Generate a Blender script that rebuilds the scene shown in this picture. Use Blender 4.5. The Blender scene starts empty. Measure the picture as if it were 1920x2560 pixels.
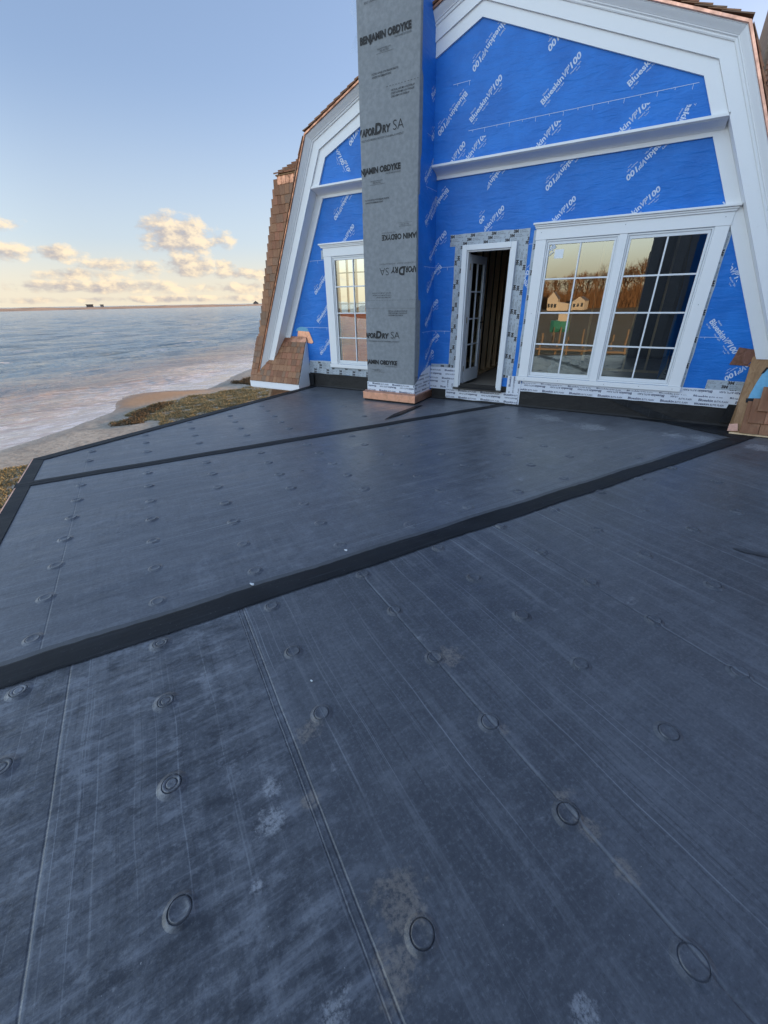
import bpy, bmesh, math, random
import numpy as np
from mathutils import Matrix, Vector, noise as mnoise
random.seed(7); np.random.seed(7)
SC = bpy.context.scene
COL = SC.collection
R = math.radians

# ------------------------------------------------------------------ camera
cam = bpy.data.cameras.new("camera")
camo = bpy.data.objects.new("camera", cam); COL.objects.link(camo); SC.camera = camo
cam.sensor_fit = 'HORIZONTAL'; cam.sensor_width = 36.0; cam.lens = 36.0 * 1019.345 / 1920.0
cam.clip_start = 0.05; cam.clip_end = 60000
_r = Vector((0.86702377, 0.49804954, -0.01471166)); _u = Vector((-0.21747243, 0.4048193, 0.88815938)); _f = Vector((-0.44830293, 0.76685591, -0.4593))
_m = Matrix((( _r.x, _u.x, -_f.x, 0.0), (_r.y, _u.y, -_f.y, -7.1), (_r.z, _u.z, -_f.z, 1.6), (0, 0, 0, 1)))
camo.matrix_world = _m

# ------------------------------------------------------------------ light, sky, exposure
SUN_AZ, SUN_EL = 62.0, 7.0          # azimuth measured from +X towards +Y; the sun stands low behind the house
SKY_STRENGTH = 0.14
EXPOSURE = 1.5
SC.view_settings.view_transform = 'Standard'; SC.view_settings.look = 'None'
SC.view_settings.exposure = EXPOSURE; SC.view_settings.gamma = 1.0; SC.view_settings.use_curve_mapping = False
sun = bpy.data.lights.new("sun", 'SUN'); sun.energy = 3.2; sun.angle = R(0.6); sun.color = (1.0, 0.66, 0.38)
suno = bpy.data.objects.new("sun", sun); COL.objects.link(suno)
_sd = Vector((math.cos(R(SUN_AZ)) * math.cos(R(SUN_EL)), math.sin(R(SUN_AZ)) * math.cos(R(SUN_EL)), math.sin(R(SUN_EL))))
suno.rotation_euler = (-_sd).to_track_quat('-Z', 'Y').to_euler()
suno.location = _sd * 60
SC.cycles.max_bounces = 8; SC.cycles.transparent_max_bounces = 24

# ------------------------------------------------------------------ node helper
class NT:
    def __init__(s, tree): s.t = tree
    def n(s, typ, props=None, **ins):
        nd = s.t.nodes.new(typ)
        for k, v in (props or {}).items(): setattr(nd, k, v)
        for k, v in ins.items():
            key = int(k[1:]) if k[0] == 'i' and k[1:].isdigit() else k.replace('_', ' ')
            s.set(nd.inputs[key], v)
        return nd
    def set(s, sock, v):
        if isinstance(v, bpy.types.NodeSocket): s.t.links.new(v, sock)
        elif isinstance(v, bpy.types.Node): s.t.links.new(v.outputs[0], sock)
        else:
            if hasattr(sock.default_value, '__len__') and not hasattr(v, '__len__'): v = [v] * len(sock.default_value)
            if hasattr(sock.default_value, '__len__') and len(sock.default_value) == 4 and len(v) == 3: v = (*v, 1)
            sock.default_value = v
    def m(s, op, a, b=0.0, c=0.0, clamp=False):
        return s.n('ShaderNodeMath', {'operation': op, 'use_clamp': clamp}, i0=a, i1=b, i2=c).outputs[0]
    def vm(s, op, a, b=(0, 0, 0)):
        return s.n('ShaderNodeVectorMath', {'operation': op}, i0=a, i1=b).outputs[0]
    def mix(s, fac, a, b, typ='MIX'):
        nd = s.n('ShaderNodeMix', {'data_type': 'RGBA', 'blend_type': typ, 'clamp_factor': True})
        s.set(nd.inputs[0], fac); s.set(nd.inputs[6], a); s.set(nd.inputs[7], b); return nd.outputs[2]
    def noise(s, vec, scale, detail=3.0, rough=0.55, dist=0.0, out=0):
        nd = s.n('ShaderNodeTexNoise', Scale=scale, Detail=detail, Roughness=rough, Distortion=dist)
        if vec is not None: s.set(nd.inputs['Vector'], vec)
        return nd.outputs[out]
    def ss(s, x, a, b, lo=0.0, hi=1.0):
        return s.n('ShaderNodeMapRange', {'interpolation_type': 'SMOOTHSTEP'}, i0=x, i1=a, i2=b, i3=lo, i4=hi).outputs[0]
    def lin(s, x, a, b, lo=0.0, hi=1.0):
        return s.n('ShaderNodeMapRange', {'clamp': True}, i0=x, i1=a, i2=b, i3=lo, i4=hi).outputs[0]
    def mapv(s, vec, scale=(1, 1, 1), rot=(0, 0, 0), loc=(0, 0, 0)):
        return s.n('ShaderNodeMapping', Vector=vec, Location=loc, Rotation=rot, Scale=scale).outputs[0]
    def sep(s, vec): return s.n('ShaderNodeSeparateXYZ', Vector=vec).outputs
    def comb(s, x, y, z): return s.n('ShaderNodeCombineXYZ', X=x, Y=y, Z=z).outputs[0]
    def bump(s, h, dist, strength=1.0, normal=None):
        nd = s.n('ShaderNodeBump', Height=h, Distance=dist, Strength=strength)
        if normal is not None: s.set(nd.inputs['Normal'], normal)
        return nd.outputs[0]

def material(name):
    m = bpy.data.materials.new(name); m.use_nodes = True
    t = m.node_tree; t.nodes.clear()
    nt = NT(t); out = nt.n('ShaderNodeOutputMaterial')
    return m, nt, out
def bsdf(nt, out, color, rough=0.6, normal=None, metallic=0.0, spec=0.5, **kw):
    p = nt.n('ShaderNodeBsdfPrincipled')
    nt.set(p.inputs['Base Color'], color); nt.set(p.inputs['Roughness'], rough); nt.set(p.inputs['Metallic'], metallic)
    nt.set(p.inputs['Specular IOR Level'], spec)
    if normal is not None: nt.set(p.inputs['Normal'], normal)
    for k, v in kw.items(): nt.set(p.inputs[k.replace('_', ' ')], v)
    nt.set(out.inputs[0], p.outputs[0]); return p
def pos(nt): return nt.n('ShaderNodeNewGeometry').outputs['Position']
def objco(nt): return nt.n('ShaderNodeTexCoord').outputs['Object']
def rnd(nt): return nt.n('ShaderNodeObjectInfo').outputs['Random']

# ------------------------------------------------------------------ world: low-sun sky with evening clouds
w = bpy.data.worlds.new("World"); SC.world = w; w.use_nodes = True
w.node_tree.nodes.clear(); W = NT(w.node_tree)
wout = W.n('ShaderNodeOutputWorld')
sky = W.n('ShaderNodeTexSky', {'sky_type': 'NISHITA', 'sun_disc': False, 'sun_elevation': R(SUN_EL), 'sun_rotation': R(90 - SUN_AZ), 'altitude': 10.0, 'air_density': 1.0, 'dust_density': 0.6, 'ozone_density': 2.2})
wdir = W.n('ShaderNodeTexCoord').outputs['Generated']
wx, wy, wz = W.sep(wdir)
az = W.m('MULTIPLY', W.m('ARCTAN2', wy, wx), 57.29578); el = W.m('MULTIPLY', W.m('ARCSINE', wz), 57.29578)
# cloud bodies: azimuth, elevation of base, half-width, height (degrees)
CL = [(142.3, 5.0, 4.5, 3.4), (140.2, 5.5, 3.6, 1.8), (142.2, 3.0, 3.2, 2.2), (146.2, 3.0, 2.0, 1.3), (149.8, 3.3, 3.0, 1.2), (153.4, 4.1, 2.8, 1.2),
      (158.8, 3.9, 4.0, 1.5), (158.8, 6.4, 3.0, 1.2), (152.4, 2.5, 5.0, .9), (138.2, 3.4, 1.4, 1.1), (135.2, 2.6, 5.0, 1.1),
      (149.0, 1.3, 12.0, 1.05), (135.0, 1.2, 9.0, 1.1), (143.0, .35, 26.0, .55), (118.0, 2.2, 10.0, 1.3), (184.0, 3.4, 10.0, 1.5), (215.0, 2.6, 10.0, 1.3)]
a_ = W.m('MODULO', W.m('ADD', az, 360.0), 360.0)
def wobble(daz, dele):
    v = W.comb(W.m('ADD', a_, daz), W.m('MULTIPLY', W.m('ADD', el, dele), 1.7), 0.0)
    return W.m('MULTIPLY', W.m('SUBTRACT', W.noise(v, .42, 5.0, .60), .5), 4.4)
best = None; rel = None
for (ca, ce, hw_, h) in CL:
    da = W.m('DIVIDE', W.m('SUBTRACT', a_, ca), hw_); de = W.m('DIVIDE', W.m('SUBTRACT', el, ce + h * .42), h * .72)
    q = W.m('SUBTRACT', 1.0, W.m('ADD', W.m('MULTIPLY', da, da), W.m('MULTIPLY', de, de)))
    if h > 2.0: q = W.m('MULTIPLY', q, 1.4)
    r_ = W.m('SUBTRACT', W.m('MULTIPLY', de, .35), W.m('MULTIPLY', da, .75))        # lit from the sun side and above
    if best is None: best, rel = q, r_
    else:
        g_ = W.m('GREATER_THAN', q, best); rel = W.m('ADD', rel, W.m('MULTIPLY', g_, W.m('SUBTRACT', r_, rel))); best = W.m('MAXIMUM', best, q)
w0 = wobble(0.0, 0.0); w1 = wobble(-.8, .45)
c0 = W.m('ADD', best, w0)
dens = W.ss(c0, 0.0, 1.15)
lit = W.ss(W.m('ADD', W.m('MULTIPLY', W.m('SUBTRACT', w0, w1), 1.0), W.m('MULTIPLY', rel, .55)), -.75, .75)
ccol = W.mix(lit, (1.30, 1.20, 1.22), (2.85, 2.32, 1.62))
thin = W.m('MULTIPLY', dens, 0.88)
# sky grade: compress the glow near the sun, keep hue
sr, sg, sb = W.n('ShaderNodeSeparateColor', Color=sky.outputs[0]).outputs
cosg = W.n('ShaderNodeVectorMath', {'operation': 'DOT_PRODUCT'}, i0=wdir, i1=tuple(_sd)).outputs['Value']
back = W.ss(cosg, .05, -1.0)         # extra brightness added to the sky opposite the sun, to light the shaded wall
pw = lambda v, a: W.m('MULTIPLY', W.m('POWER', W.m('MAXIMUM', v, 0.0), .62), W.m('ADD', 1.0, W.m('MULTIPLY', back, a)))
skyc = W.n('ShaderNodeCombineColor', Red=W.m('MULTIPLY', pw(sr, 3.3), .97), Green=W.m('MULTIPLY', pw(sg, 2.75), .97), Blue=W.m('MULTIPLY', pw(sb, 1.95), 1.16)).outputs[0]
pale = W.ss(el, 2.0, 20.0, 1.0, 0.0); skyc = W.mix(W.m('MULTIPLY', pale, .50), skyc, (1.90, 2.10, 2.22))
haze = W.ss(el, 0.0, 6.5, 1.0, 0.0)
skyc = W.mix(W.m('MULTIPLY', haze, .75), skyc, (2.50, 2.18, 1.64))
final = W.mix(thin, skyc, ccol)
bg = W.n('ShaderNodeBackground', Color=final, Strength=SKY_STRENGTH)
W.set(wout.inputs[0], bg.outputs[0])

# ------------------------------------------------------------------ mesh helpers
class MB:
    def __init__(s): s.v = []; s.f = []
    def add(s, vs, fs):
        o = len(s.v); s.v += [tuple(p) for p in vs]; s.f += [tuple(i + o for i in f) for f in fs]; return s
    def box(s, x0, x1, y0, y1, z0, z1):
        vs = [(x0, y0, z0), (x1, y0, z0), (x1, y1, z0), (x0, y1, z0), (x0, y0, z1), (x1, y0, z1), (x1, y1, z1), (x0, y1, z1)]
        return s.add(vs, [(0, 3, 2, 1), (4, 5, 6, 7), (0, 1, 5, 4), (1, 2, 6, 5), (2, 3, 7, 6), (3, 0, 4, 7)])
    def prism(s, poly, axis, a, b):
        """poly: list of 2-D points, extruded along axis ('y': points are x,z; 'x': y,z; 'z': x,y) from a to b"""
        def P(p, t):
            return {'y': (p[0], t, p[1]), 'x': (t, p[0], p[1]), 'z': (p[0], p[1], t)}[axis]
        n = len(poly); vs = [P(p, a) for p in poly] + [P(p, b) for p in poly]
        fs = [tuple(range(n)), tuple(range(2 * n - 1, n - 1, -1))] + [(i, (i + 1) % n, n + (i + 1) % n, n + i) for i in range(n)]
        return s.add(vs, fs)
    def tube(s, p, q, r0, r1, k=6):
        p = Vector(p); q = Vector(q); d = (q - p).normalized()
        a = d.orthogonal().normalized(); b = d.cross(a); vs = []
        for c, r in ((p, r0), (q, r1)):
            for i in range(k):
                t = 2 * math.pi * i / k; vs.append(c + a * (r * math.cos(t)) + b * (r * math.sin(t)))
        return s.add(vs, [(i, (i + 1) % k, k + (i + 1) % k, k + i) for i in range(k)] + [tuple(range(k - 1, -1, -1)), tuple(range(k, 2 * k))])
    def mesh(s, name):
        m = bpy.data.meshes.new(name); m.from_pydata(s.v, [], s.f)
        bm = bmesh.new(); bm.from_mesh(m); bmesh.ops.recalc_face_normals(bm, faces=bm.faces); bm.to_mesh(m); bm.free()
        return m
def link(name, data, mat=None, parent=None, smooth=False, mw=None):
    o = bpy.data.objects.new(name, data); COL.objects.link(o)
    if data is not None and mat is not None and len(data.materials) == 0: data.materials.append(mat)
    if smooth and data is not None: data.polygons.foreach_set('use_smooth', [True] * len(data.polygons))
    if parent is not None: o.parent = parent
    if mw is not None:
        if parent is not None: o.matrix_parent_inverse = Matrix.Identity(4)
        o.matrix_local = mw
    return o
def build(mb, name, mat, parent=None, smooth=False, bevel=0.0):
    o = link(name, mb.mesh(name), mat, parent, smooth)
    if bevel:
        b = o.modifiers.new('bevel', 'BEVEL'); b.width = bevel; b.segments = 2; b.limit_method = 'ANGLE'; b.angle_limit = R(40)
    return o
def box(name, mat, parent, x0, x1, y0, y1, z0, z1, bevel=0.0): return build(MB().box(x0, x1, y0, y1, z0, z1), name, mat, parent, False, bevel)
def empty(name, loc=(0, 0, 0), parent=None):
    o = bpy.data.objects.new(name, None); COL.objects.link(o); o.location = loc; o.empty_display_size = .2
    if parent: o.parent = parent
    return o
def tag(o, label, cat=None, group=None, kind=None):
    if label: o['label'] = label
    if cat: o['category'] = cat
    if group: o['group'] = group
    if kind: o['kind'] = kind
    return o

# ------------------------------------------------------------------ materials
def m_plain(name, col, rough=.6, nscale=12.0, var=.12, metallic=0.0, bump=0.0, spec=.5):
    m, nt, out = material(name); p = pos(nt)
    n = nt.noise(p, nscale, 5.0, .6)
    c = nt.mix(n, [x * (1 - var) for x in col], [min(1, x * (1 + var)) for x in col])
    nrm = nt.bump(nt.noise(p, nscale * 6, 4.0), bump) if bump else None
    bsdf(nt, out, c, nt.lin(n, .3, .7, rough - .05, rough + .05), nrm, metallic, spec); return m
def m_trim():
    m, nt, out = material('white_trim_paint'); p = pos(nt)
    n = nt.noise(p, 1.3, 4.0, .6); n2 = nt.noise(p, 30.0, 4.0, .65)
    c = nt.mix(n, (.82, .83, .845), (.88, .885, .89)); c = nt.mix(nt.ss(n2, .60, .80, 0, .22), c, (.60, .59, .57))
    bsdf(nt, out, c, .42, nt.bump(nt.noise(p, 160.0, 3.0), .0006)); return m
def m_blue():
    m, nt, out = material('blue_membrane'); p = pos(nt)
    n = nt.noise(p, 2.2, 6.0, .62); n2 = nt.noise(nt.mapv(p, (1, 1, 2.4)), 34.0, 5.0, .7); n3 = nt.noise(p, 190.0, 2.0)
    c = nt.mix(nt.ss(n, .3, .72), (.011, .150, .54), (.019, .205, .68))
    c = nt.mix(nt.ss(n2, .50, .76, 0, .40), c, (.045, .235, .70))
    c = nt.mix(nt.ss(n3, .62, .8, 0, .22), c, (.10, .30, .72))
    scr = nt.noise(nt.mapv(p, (4, 4, 26), (0, .5, 0)), 3.0, 3.0, .7, .6)
    c = nt.mix(nt.ss(scr, .735, .775, 0, .16), c, (.45, .55, .75))
    h = nt.m('ADD', nt.m('MULTIPLY', nt.noise(nt.mapv(p, (1, 1, 3.5)), 4.2, 4.0, .55, .6), 1.0), nt.m('MULTIPLY', n2, .10))
    bsdf(nt, out, c, .46, nt.bump(h, .014, .85), spec=.35); return m
def m_grey():
    m, nt, out = material('grey_fleece_wrap'); p = pos(nt)
    n = nt.noise(p, 17.0, 5.0, .60); n1 = nt.noise(p, 2.2, 3.0); n2 = nt.noise(p, 60.0, 3.0, .7)
    c = nt.mix(nt.ss(n, .32, .70), (.235, .252, .268), (.295, .312, .330)); c = nt.mix(nt.ss(n2, .58, .78, 0, .25), c, (.37, .39, .405)); c = nt.mix(nt.ss(n1, .3, .7, 0, .3), c, (.22, .237, .25))
    bsdf(nt, out, c, .85, nt.bump(nt.m('ADD', nt.noise(p, 4.0, 2.0), nt.m('MULTIPLY', n, .06)), .008), spec=.2); return m
def m_copper(name, col, rough, var=.5):
    m, nt, out = material(name); p = pos(nt)
    n = nt.noise(p, 9.0, 6.0, .6, .8); n2 = nt.noise(nt.mapv(p, (1, 1, .25)), 30.0, 4.0)
    c = nt.mix(nt.ss(n, .35, .7), col, [x * (1 - var) for x in col]); c = nt.mix(nt.ss(n2, .55, .75, 0, .5), c, (.75, .45, .36))
    bsdf(nt, out, c, nt.lin(n, .3, .7, rough, rough + .2), nt.bump(n, .004, .5), 1.0); return m
def m_shingle():
    m, nt, out = material('cedar_shingle'); oc = objco(nt); r = rnd(nt)
    v = nt.vm('ADD', oc, nt.comb(nt.m('MULTIPLY', r, 40.0), nt.m('MULTIPLY', r, 17.0), 0.0))
    g = nt.noise(nt.mapv(v, (75, 3.0, 20)), 1.0, 4.0, .6, .4); g2 = nt.noise(nt.mapv(v, (14, 2.0, 5)), 1.0, 3.0)
    base = nt.mix(r, (.24, .104, .056), (.41, .212, .116))
    r2 = nt.m('FRACT', nt.m('MULTIPLY', r, 7.31)); base = nt.mix(nt.m('MULTIPLY', nt.ss(r2, .72, .92), .7), base, (.42, .170, .10))
    r3 = nt.m('FRACT', nt.m('MULTIPLY', r, 13.7)); base = nt.mix(nt.m('MULTIPLY', nt.ss(r3, .74, .9), .8), base, (.24, .165, .115))
    c = nt.mix(nt.ss(g, .3, .75), base, nt.mix(.45, base, (.16, .085, .05))); c = nt.mix(nt.ss(g2, .45, .8, 0, .5), c, (.50, .30, .175))
    bsdf(nt, out, c, .72, nt.bump(g, .0016), spec=.3); return m
def m_wood(name, a, b, scale=(3, 3, 40), rough=.7):
    m, nt, out = material(name); p = pos(nt)
    g = nt.noise(nt.mapv(p, scale), 1.0, 5.0, .6, 1.2); g2 = nt.noise(p, 6.0, 4.0)
    c = nt.mix(nt.ss(g, .3, .72), a, b); c = nt.mix(nt.ss(g2, .55, .8, 0, .4), c, [x * .5 for x in a])
    bsdf(nt, out, c, rough, nt.bump(g, .002), spec=.3); return m
def m_glass():
    m, nt, out = material('window_glass'); p = pos(nt)
    nrm = nt.bump(nt.noise(p, 1.1, 1.5), .010, .12)
    gl = nt.n('ShaderNodeBsdfGlossy', Color=(.98, 1.0, .93), Roughness=.0); nt.set(gl.inputs['Normal'], nrm)
    tr = nt.n('ShaderNodeBsdfTransparent', Color=(.80, .86, .80))
    fr = nt.n('ShaderNodeFresnel', IOR=2.35).outputs[0]
    fac = nt.m('ADD', nt.m('MULTIPLY', fr, .95), .10, clamp=True)
    ms = nt.n('ShaderNodeMixShader', i0=fac, i1=tr.outputs[0], i2=gl.outputs[0]); nt.set(out.inputs[0], ms.outputs[0]); return m
def m_film():
    m, nt, out = material('clear_film'); p = pos(nt)
    d = nt.n('ShaderNodeBsdfPrincipled'); nt.set(d.inputs['Base Color'], (.75, .8, .85)); nt.set(d.inputs['Roughness'], .25)
    nt.set(d.inputs['Normal'], nt.bump(nt.noise(p, 9.0, 4.0, .6, 1.0), .03))
    tr = nt.n('ShaderNodeBsdfTransparent', Color=(.97, .98, .99)); f = nt.ss(nt.noise(p, 14.0, 4.0, .6, 1.5), .5, .75, .10, .32)
    ms = nt.n('ShaderNodeMixShader', i0=f, i1=tr.outputs[0], i2=d.outputs[0]); nt.set(out.inputs[0], ms.outputs[0]); return m

SD = (0.509, 0.861)                 # direction of the membrane seams on the deck; across it: (0.861, -0.509)
PH = math.atan2(SD[1], SD[0])
RIDGES = [-6.777, -5.94, -5.18, -3.98, -2.87]
DIRT = [(-.24, -6.61, .13), (-.205, -6.75, .11), (.117, -6.065, .07), (.215, -6.13, .06), (-.485, -5.65, .10), (-.84, -6.31, .08), (-.13, -5.915, .04), (.325, -6.20, .05), (-.66, -6.52, .05)]
CHALK = [(-.745, -6.645, .075), (-.832, -6.563, .06), (-.29, -6.885, .07), (.248, -6.575, .06), (.983, -.80, .30), (.667, -.75, .22), (-.289, -.80, .28), (1.515, -.897, .22), (-.9, -.62, .3), (-.66, -6.80, .03)]
def m_rubber(name, cross):
    """black rubber roofing, dusty and scuffed. cross: roll direction runs across the seam tapes"""
    m, nt, out = material(name); p = pos(nt)
    v = nt.mapv(p, (1, 1, 1), (0, 0, -PH)); s, t, _ = nt.sep(v)          # s along the seams, t across
    wp_ = nt.n('ShaderNodeTexNoise', Vector=v, Scale=1.1, Detail=2.0).outputs['Color']; vw = nt.vm('ADD', v, nt.vm('MULTIPLY', nt.vm('SUBTRACT', wp_, (.5, .5, .5)), (.07, .07, 0)))
    sw, tw, _2 = nt.sep(vw); v2 = nt.comb(tw, sw, 0.0) if cross else vw
    big = nt.noise(v, .55, 3.0, .55); mid = nt.noise(v, 2.4, 7.0, .70); fine = nt.noise(v, 62.0, 5.0, .76)
    st1 = nt.noise(nt.mapv(v2, (.8, 11.0, 1)), 1.0, 8.0, .74)               # long dusty streaks along the roll
    st2 = nt.noise(nt.mapv(v2, (.22, 62, 1)), 1.0, 4.0, .70)                # thin scratches along the roll
    sc = nt.noise(nt.mapv(v2, (30, 2.4, 1), (0, 0, .16)), 1.0, 6.0, .70)    # scuffs across
    pa = nt.noise(nt.vm('ADD', v, (4.0, 9.0, 0)), .9, 4.0, .6)
    trod = nt.ss(s, -5.80, -6.10) if cross else nt.ss(pa, .56, .42, 0, .22)  # the trodden near strip
    c = nt.mix(nt.ss(big, .30, .70), (.062, .067, .080), (.098, .105, .121)) if cross else nt.mix(nt.ss(big, .30, .70), (.088, .094, .110), (.120, .128, .146))
    c = nt.mix(nt.ss(mid, .42, .70, 0, .40), c, (.160, .170, .190))
    c = nt.mix(nt.ss(mid, .46, .28, 0, .40), c, (.048, .052, .062))
    c = nt.mix(nt.ss(st1, .49, .66, 0, .48), c, (.190, .202, .225))
    c = nt.mix(nt.ss(st1, .46, .33, 0, .42), c, (.052, .056, .066))
    c = nt.mix(nt.m('MULTIPLY', nt.ss(st2, .59, .67), nt.ss(pa, .38, .60, .10, .70)), c, (.30, .315, .34)); c = nt.mix(nt.m('MULTIPLY', nt.ss(st2, .43, .35), nt.ss(pa, .38, .60, .10, .60)), c, (.040, .044, .053))
    c = nt.mix(nt.m('MULTIPLY', nt.ss(sc, .50, .68), nt.m('ADD', nt.m('MULTIPLY', trod, .42), .08)), c, (.25, .265, .295))
    c = nt.mix(nt.m('MULTIPLY', nt.ss(sc, .47, .36), nt.m('ADD', nt.m('MULTIPLY', trod, .55), .10)), c, (.042, .046, .056))
    c = nt.mix(nt.ss(fine, .50, .66, 0, .42), c, (.20, .212, .235)); c = nt.mix(nt.ss(fine, .47, .33, 0, .48), c, (.038, .041, .050))
    mot = nt.noise(nt.mapv(v, (1.0, 1.5, 1)), 6.5, 7.0, .74); tm = nt.m('ADD', nt.m('MULTIPLY', trod, .40), .16)
    c = nt.mix(nt.m('MULTIPLY', nt.ss(mot, .51, .64), tm), c, (.255, .270, .300)); c = nt.mix(nt.m('MULTIPLY', nt.ss(mot, .48, .36), nt.m('MULTIPLY', tm, 1.3)), c, (.034, .037, .046))
    spk2 = nt.noise(v, 17.0, 6.0, .76); smear = nt.noise(nt.mapv(v, (1, 1.5, 1), (0, 0, .6)), 1.9, 9.0, .74)
    sm = nt.m('MULTIPLY', nt.ss(smear, .61, .68), nt.ss(spk2, .44, .58)); c = nt.mix(nt.m('MULTIPLY', sm, .45), c, (.38, .39, .41))
    spk = nt.noise(v, 120.0, 2.0, .5); c = nt.mix(nt.m('MULTIPLY', nt.ss(spk, .75, .79), .7), c, (.45, .45, .45))
    edge = nt.m('ADD', nt.m('MULTIPLY', nt.m('SUBTRACT', mid, .5), 1.6), nt.m('MULTIPLY', nt.m('SUBTRACT', spk2, .5), 2.4))
    for lst, col_, amt in ((DIRT, (.33, .275, .215), .46), (CHALK, (.50, .51, .53), .50)):
        acc = None
        for (cx_, cy_, r_) in lst:
            if (t_of_(cx_, cy_) > 1.47) != cross: continue
            d = nt.n('ShaderNodeVectorMath', {'operation': 'DISTANCE'}, i0=p, i1=(cx_, cy_, 0)).outputs['Value']
            q = nt.m('SUBTRACT', 1.0, nt.m('DIVIDE', d, r_ * 1.0)); acc = q if acc is None else nt.m('MAXIMUM', acc, q)
        if acc is None: continue
        k = nt.m('MULTIPLY', nt.ss(nt.m('ADD', acc, edge), .25, .75), nt.ss(fine, .36, .56)); c = nt.mix(nt.m('MULTIPLY', k, amt), c, col_)
    ro = nt.m('ADD', nt.lin(mid, .3, .7, .31, .47) if cross else nt.lin(mid, .3, .7, .27, .42), nt.m('MULTIPLY', nt.ss(st1, .4, .7), .10))
    ro = nt.m('SUBTRACT', ro, nt.m('MULTIPLY', trod, .07))
    # relief: loose wrinkles, rolled ripples, scuffs, grain
    wr = nt.noise(nt.mapv(v, (1.0, 2.2, 1), (0, 0, .20)), 2.1, 3.0, .5)
    wr2 = nt.noise(nt.mapv(v, (1.0, 2.4, 1), (0, 0, -.15)), 8.0, 5.0, .62)
    rip = nt.noise(nt.mapv(v2, (42, 14, 1)), 1.0, 2.0, .5); rb = nt.ss(nt.noise(nt.mapv(v2, (.25, 3.2, 1)), 1.0, 2.0), .50, .60)
    h = nt.m('ADD', nt.m('MULTIPLY', wr, .55), nt.m('MULTIPLY', wr2, nt.m('ADD', nt.m('MULTIPLY', trod, .60), .20)))
    h = nt.m('ADD', h, nt.m('ADD', nt.m('MULTIPLY', rip, nt.m('MULTIPLY', rb, .17)), nt.m('ADD', nt.m('MULTIPLY', fine, .08), nt.m('MULTIPLY', sc, nt.m('MULTIPLY', trod, .12)))))
    if cross:
        for rg in RIDGES:
            main = rg == -5.94
            d = nt.m('SUBTRACT', nt.m('ADD', s, nt.m('MULTIPLY', nt.m('SUBTRACT', mid, .5), .010)), rg); ad = nt.m('ABSOLUTE', d)
            if main:       # lapped sheet edge: a low step between two pressed grooves
                h = nt.m('ADD', h, nt.m('SUBTRACT', nt.ss(d, -.022, -.010, .30, 0.0), nt.m('ADD', nt.ss(nt.m('ABSOLUTE', nt.m('SUBTRACT', d, .006)), .0, .006, .34, 0.0), nt.ss(nt.m('ABSOLUTE', nt.m('ADD', d, .022)), .0, .005, .26, 0.0))))
            else:
                h = nt.m('SUBTRACT', h, nt.ss(ad, .0, .006, .22, 0.0)); c = nt.mix(nt.m('MULTIPLY', nt.ss(nt.m('ABSOLUTE', nt.m('SUBTRACT', d, .008)), .0, .007, .55, 0.0), nt.ss(mid, .36, .56)), c, (.27, .285, .31))
    else:
        for rg in (-6.93, -4.52, -2.1): h = nt.m('SUBTRACT', h, nt.ss(nt.m('ABSOLUTE', nt.m('SUBTRACT', s, rg)), .0, .007, .12, 0.0))
    bsdf(nt, out, c, ro, nt.bump(h, .012, .85), spec=.6); return m
def t_of_(x, y): return SD[1] * x - SD[0] * y
def m_tape():
    m, nt, out = material('black_seam_tape'); p = pos(nt); v = nt.mapv(p, (1, 1, 1), (0, 0, -PH))
    n = nt.noise(v, 4.0, 5.0, .64); st = nt.noise(nt.mapv(v, (1.0, 40, 1)), 1.0, 4.0, .6); f = nt.noise(v, 60.0, 3.0)
    c = nt.mix(nt.ss(n, .35, .65), (.009, .010, .012), (.018, .020, .024)); c = nt.mix(nt.ss(st, .54, .72, 0, .5), c, (.050, .053, .060)); c = nt.mix(nt.ss(f, .64, .76, 0, .4), c, (.11, .11, .115))
    bsdf(nt, out, c, nt.lin(n, .3, .7, .52, .70), nt.bump(nt.m('ADD', n, nt.m('MULTIPLY', st, .2)), .005), spec=.28); return m
def m_flash():
    m, nt, out = material('black_base_flashing'); p = pos(nt)
    n = nt.noise(p, 3.0, 4.0, .6); f = nt.noise(p, 60.0, 4.0)
    c = nt.mix(n, (.016, .015, .015), (.030, .029, .029)); c = nt.mix(nt.ss(f, .62, .8, 0, .3), c, (.08, .08, .08))
    bsdf(nt, out, c, .55, nt.bump(n, .03, .8), spec=.25); return m

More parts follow.
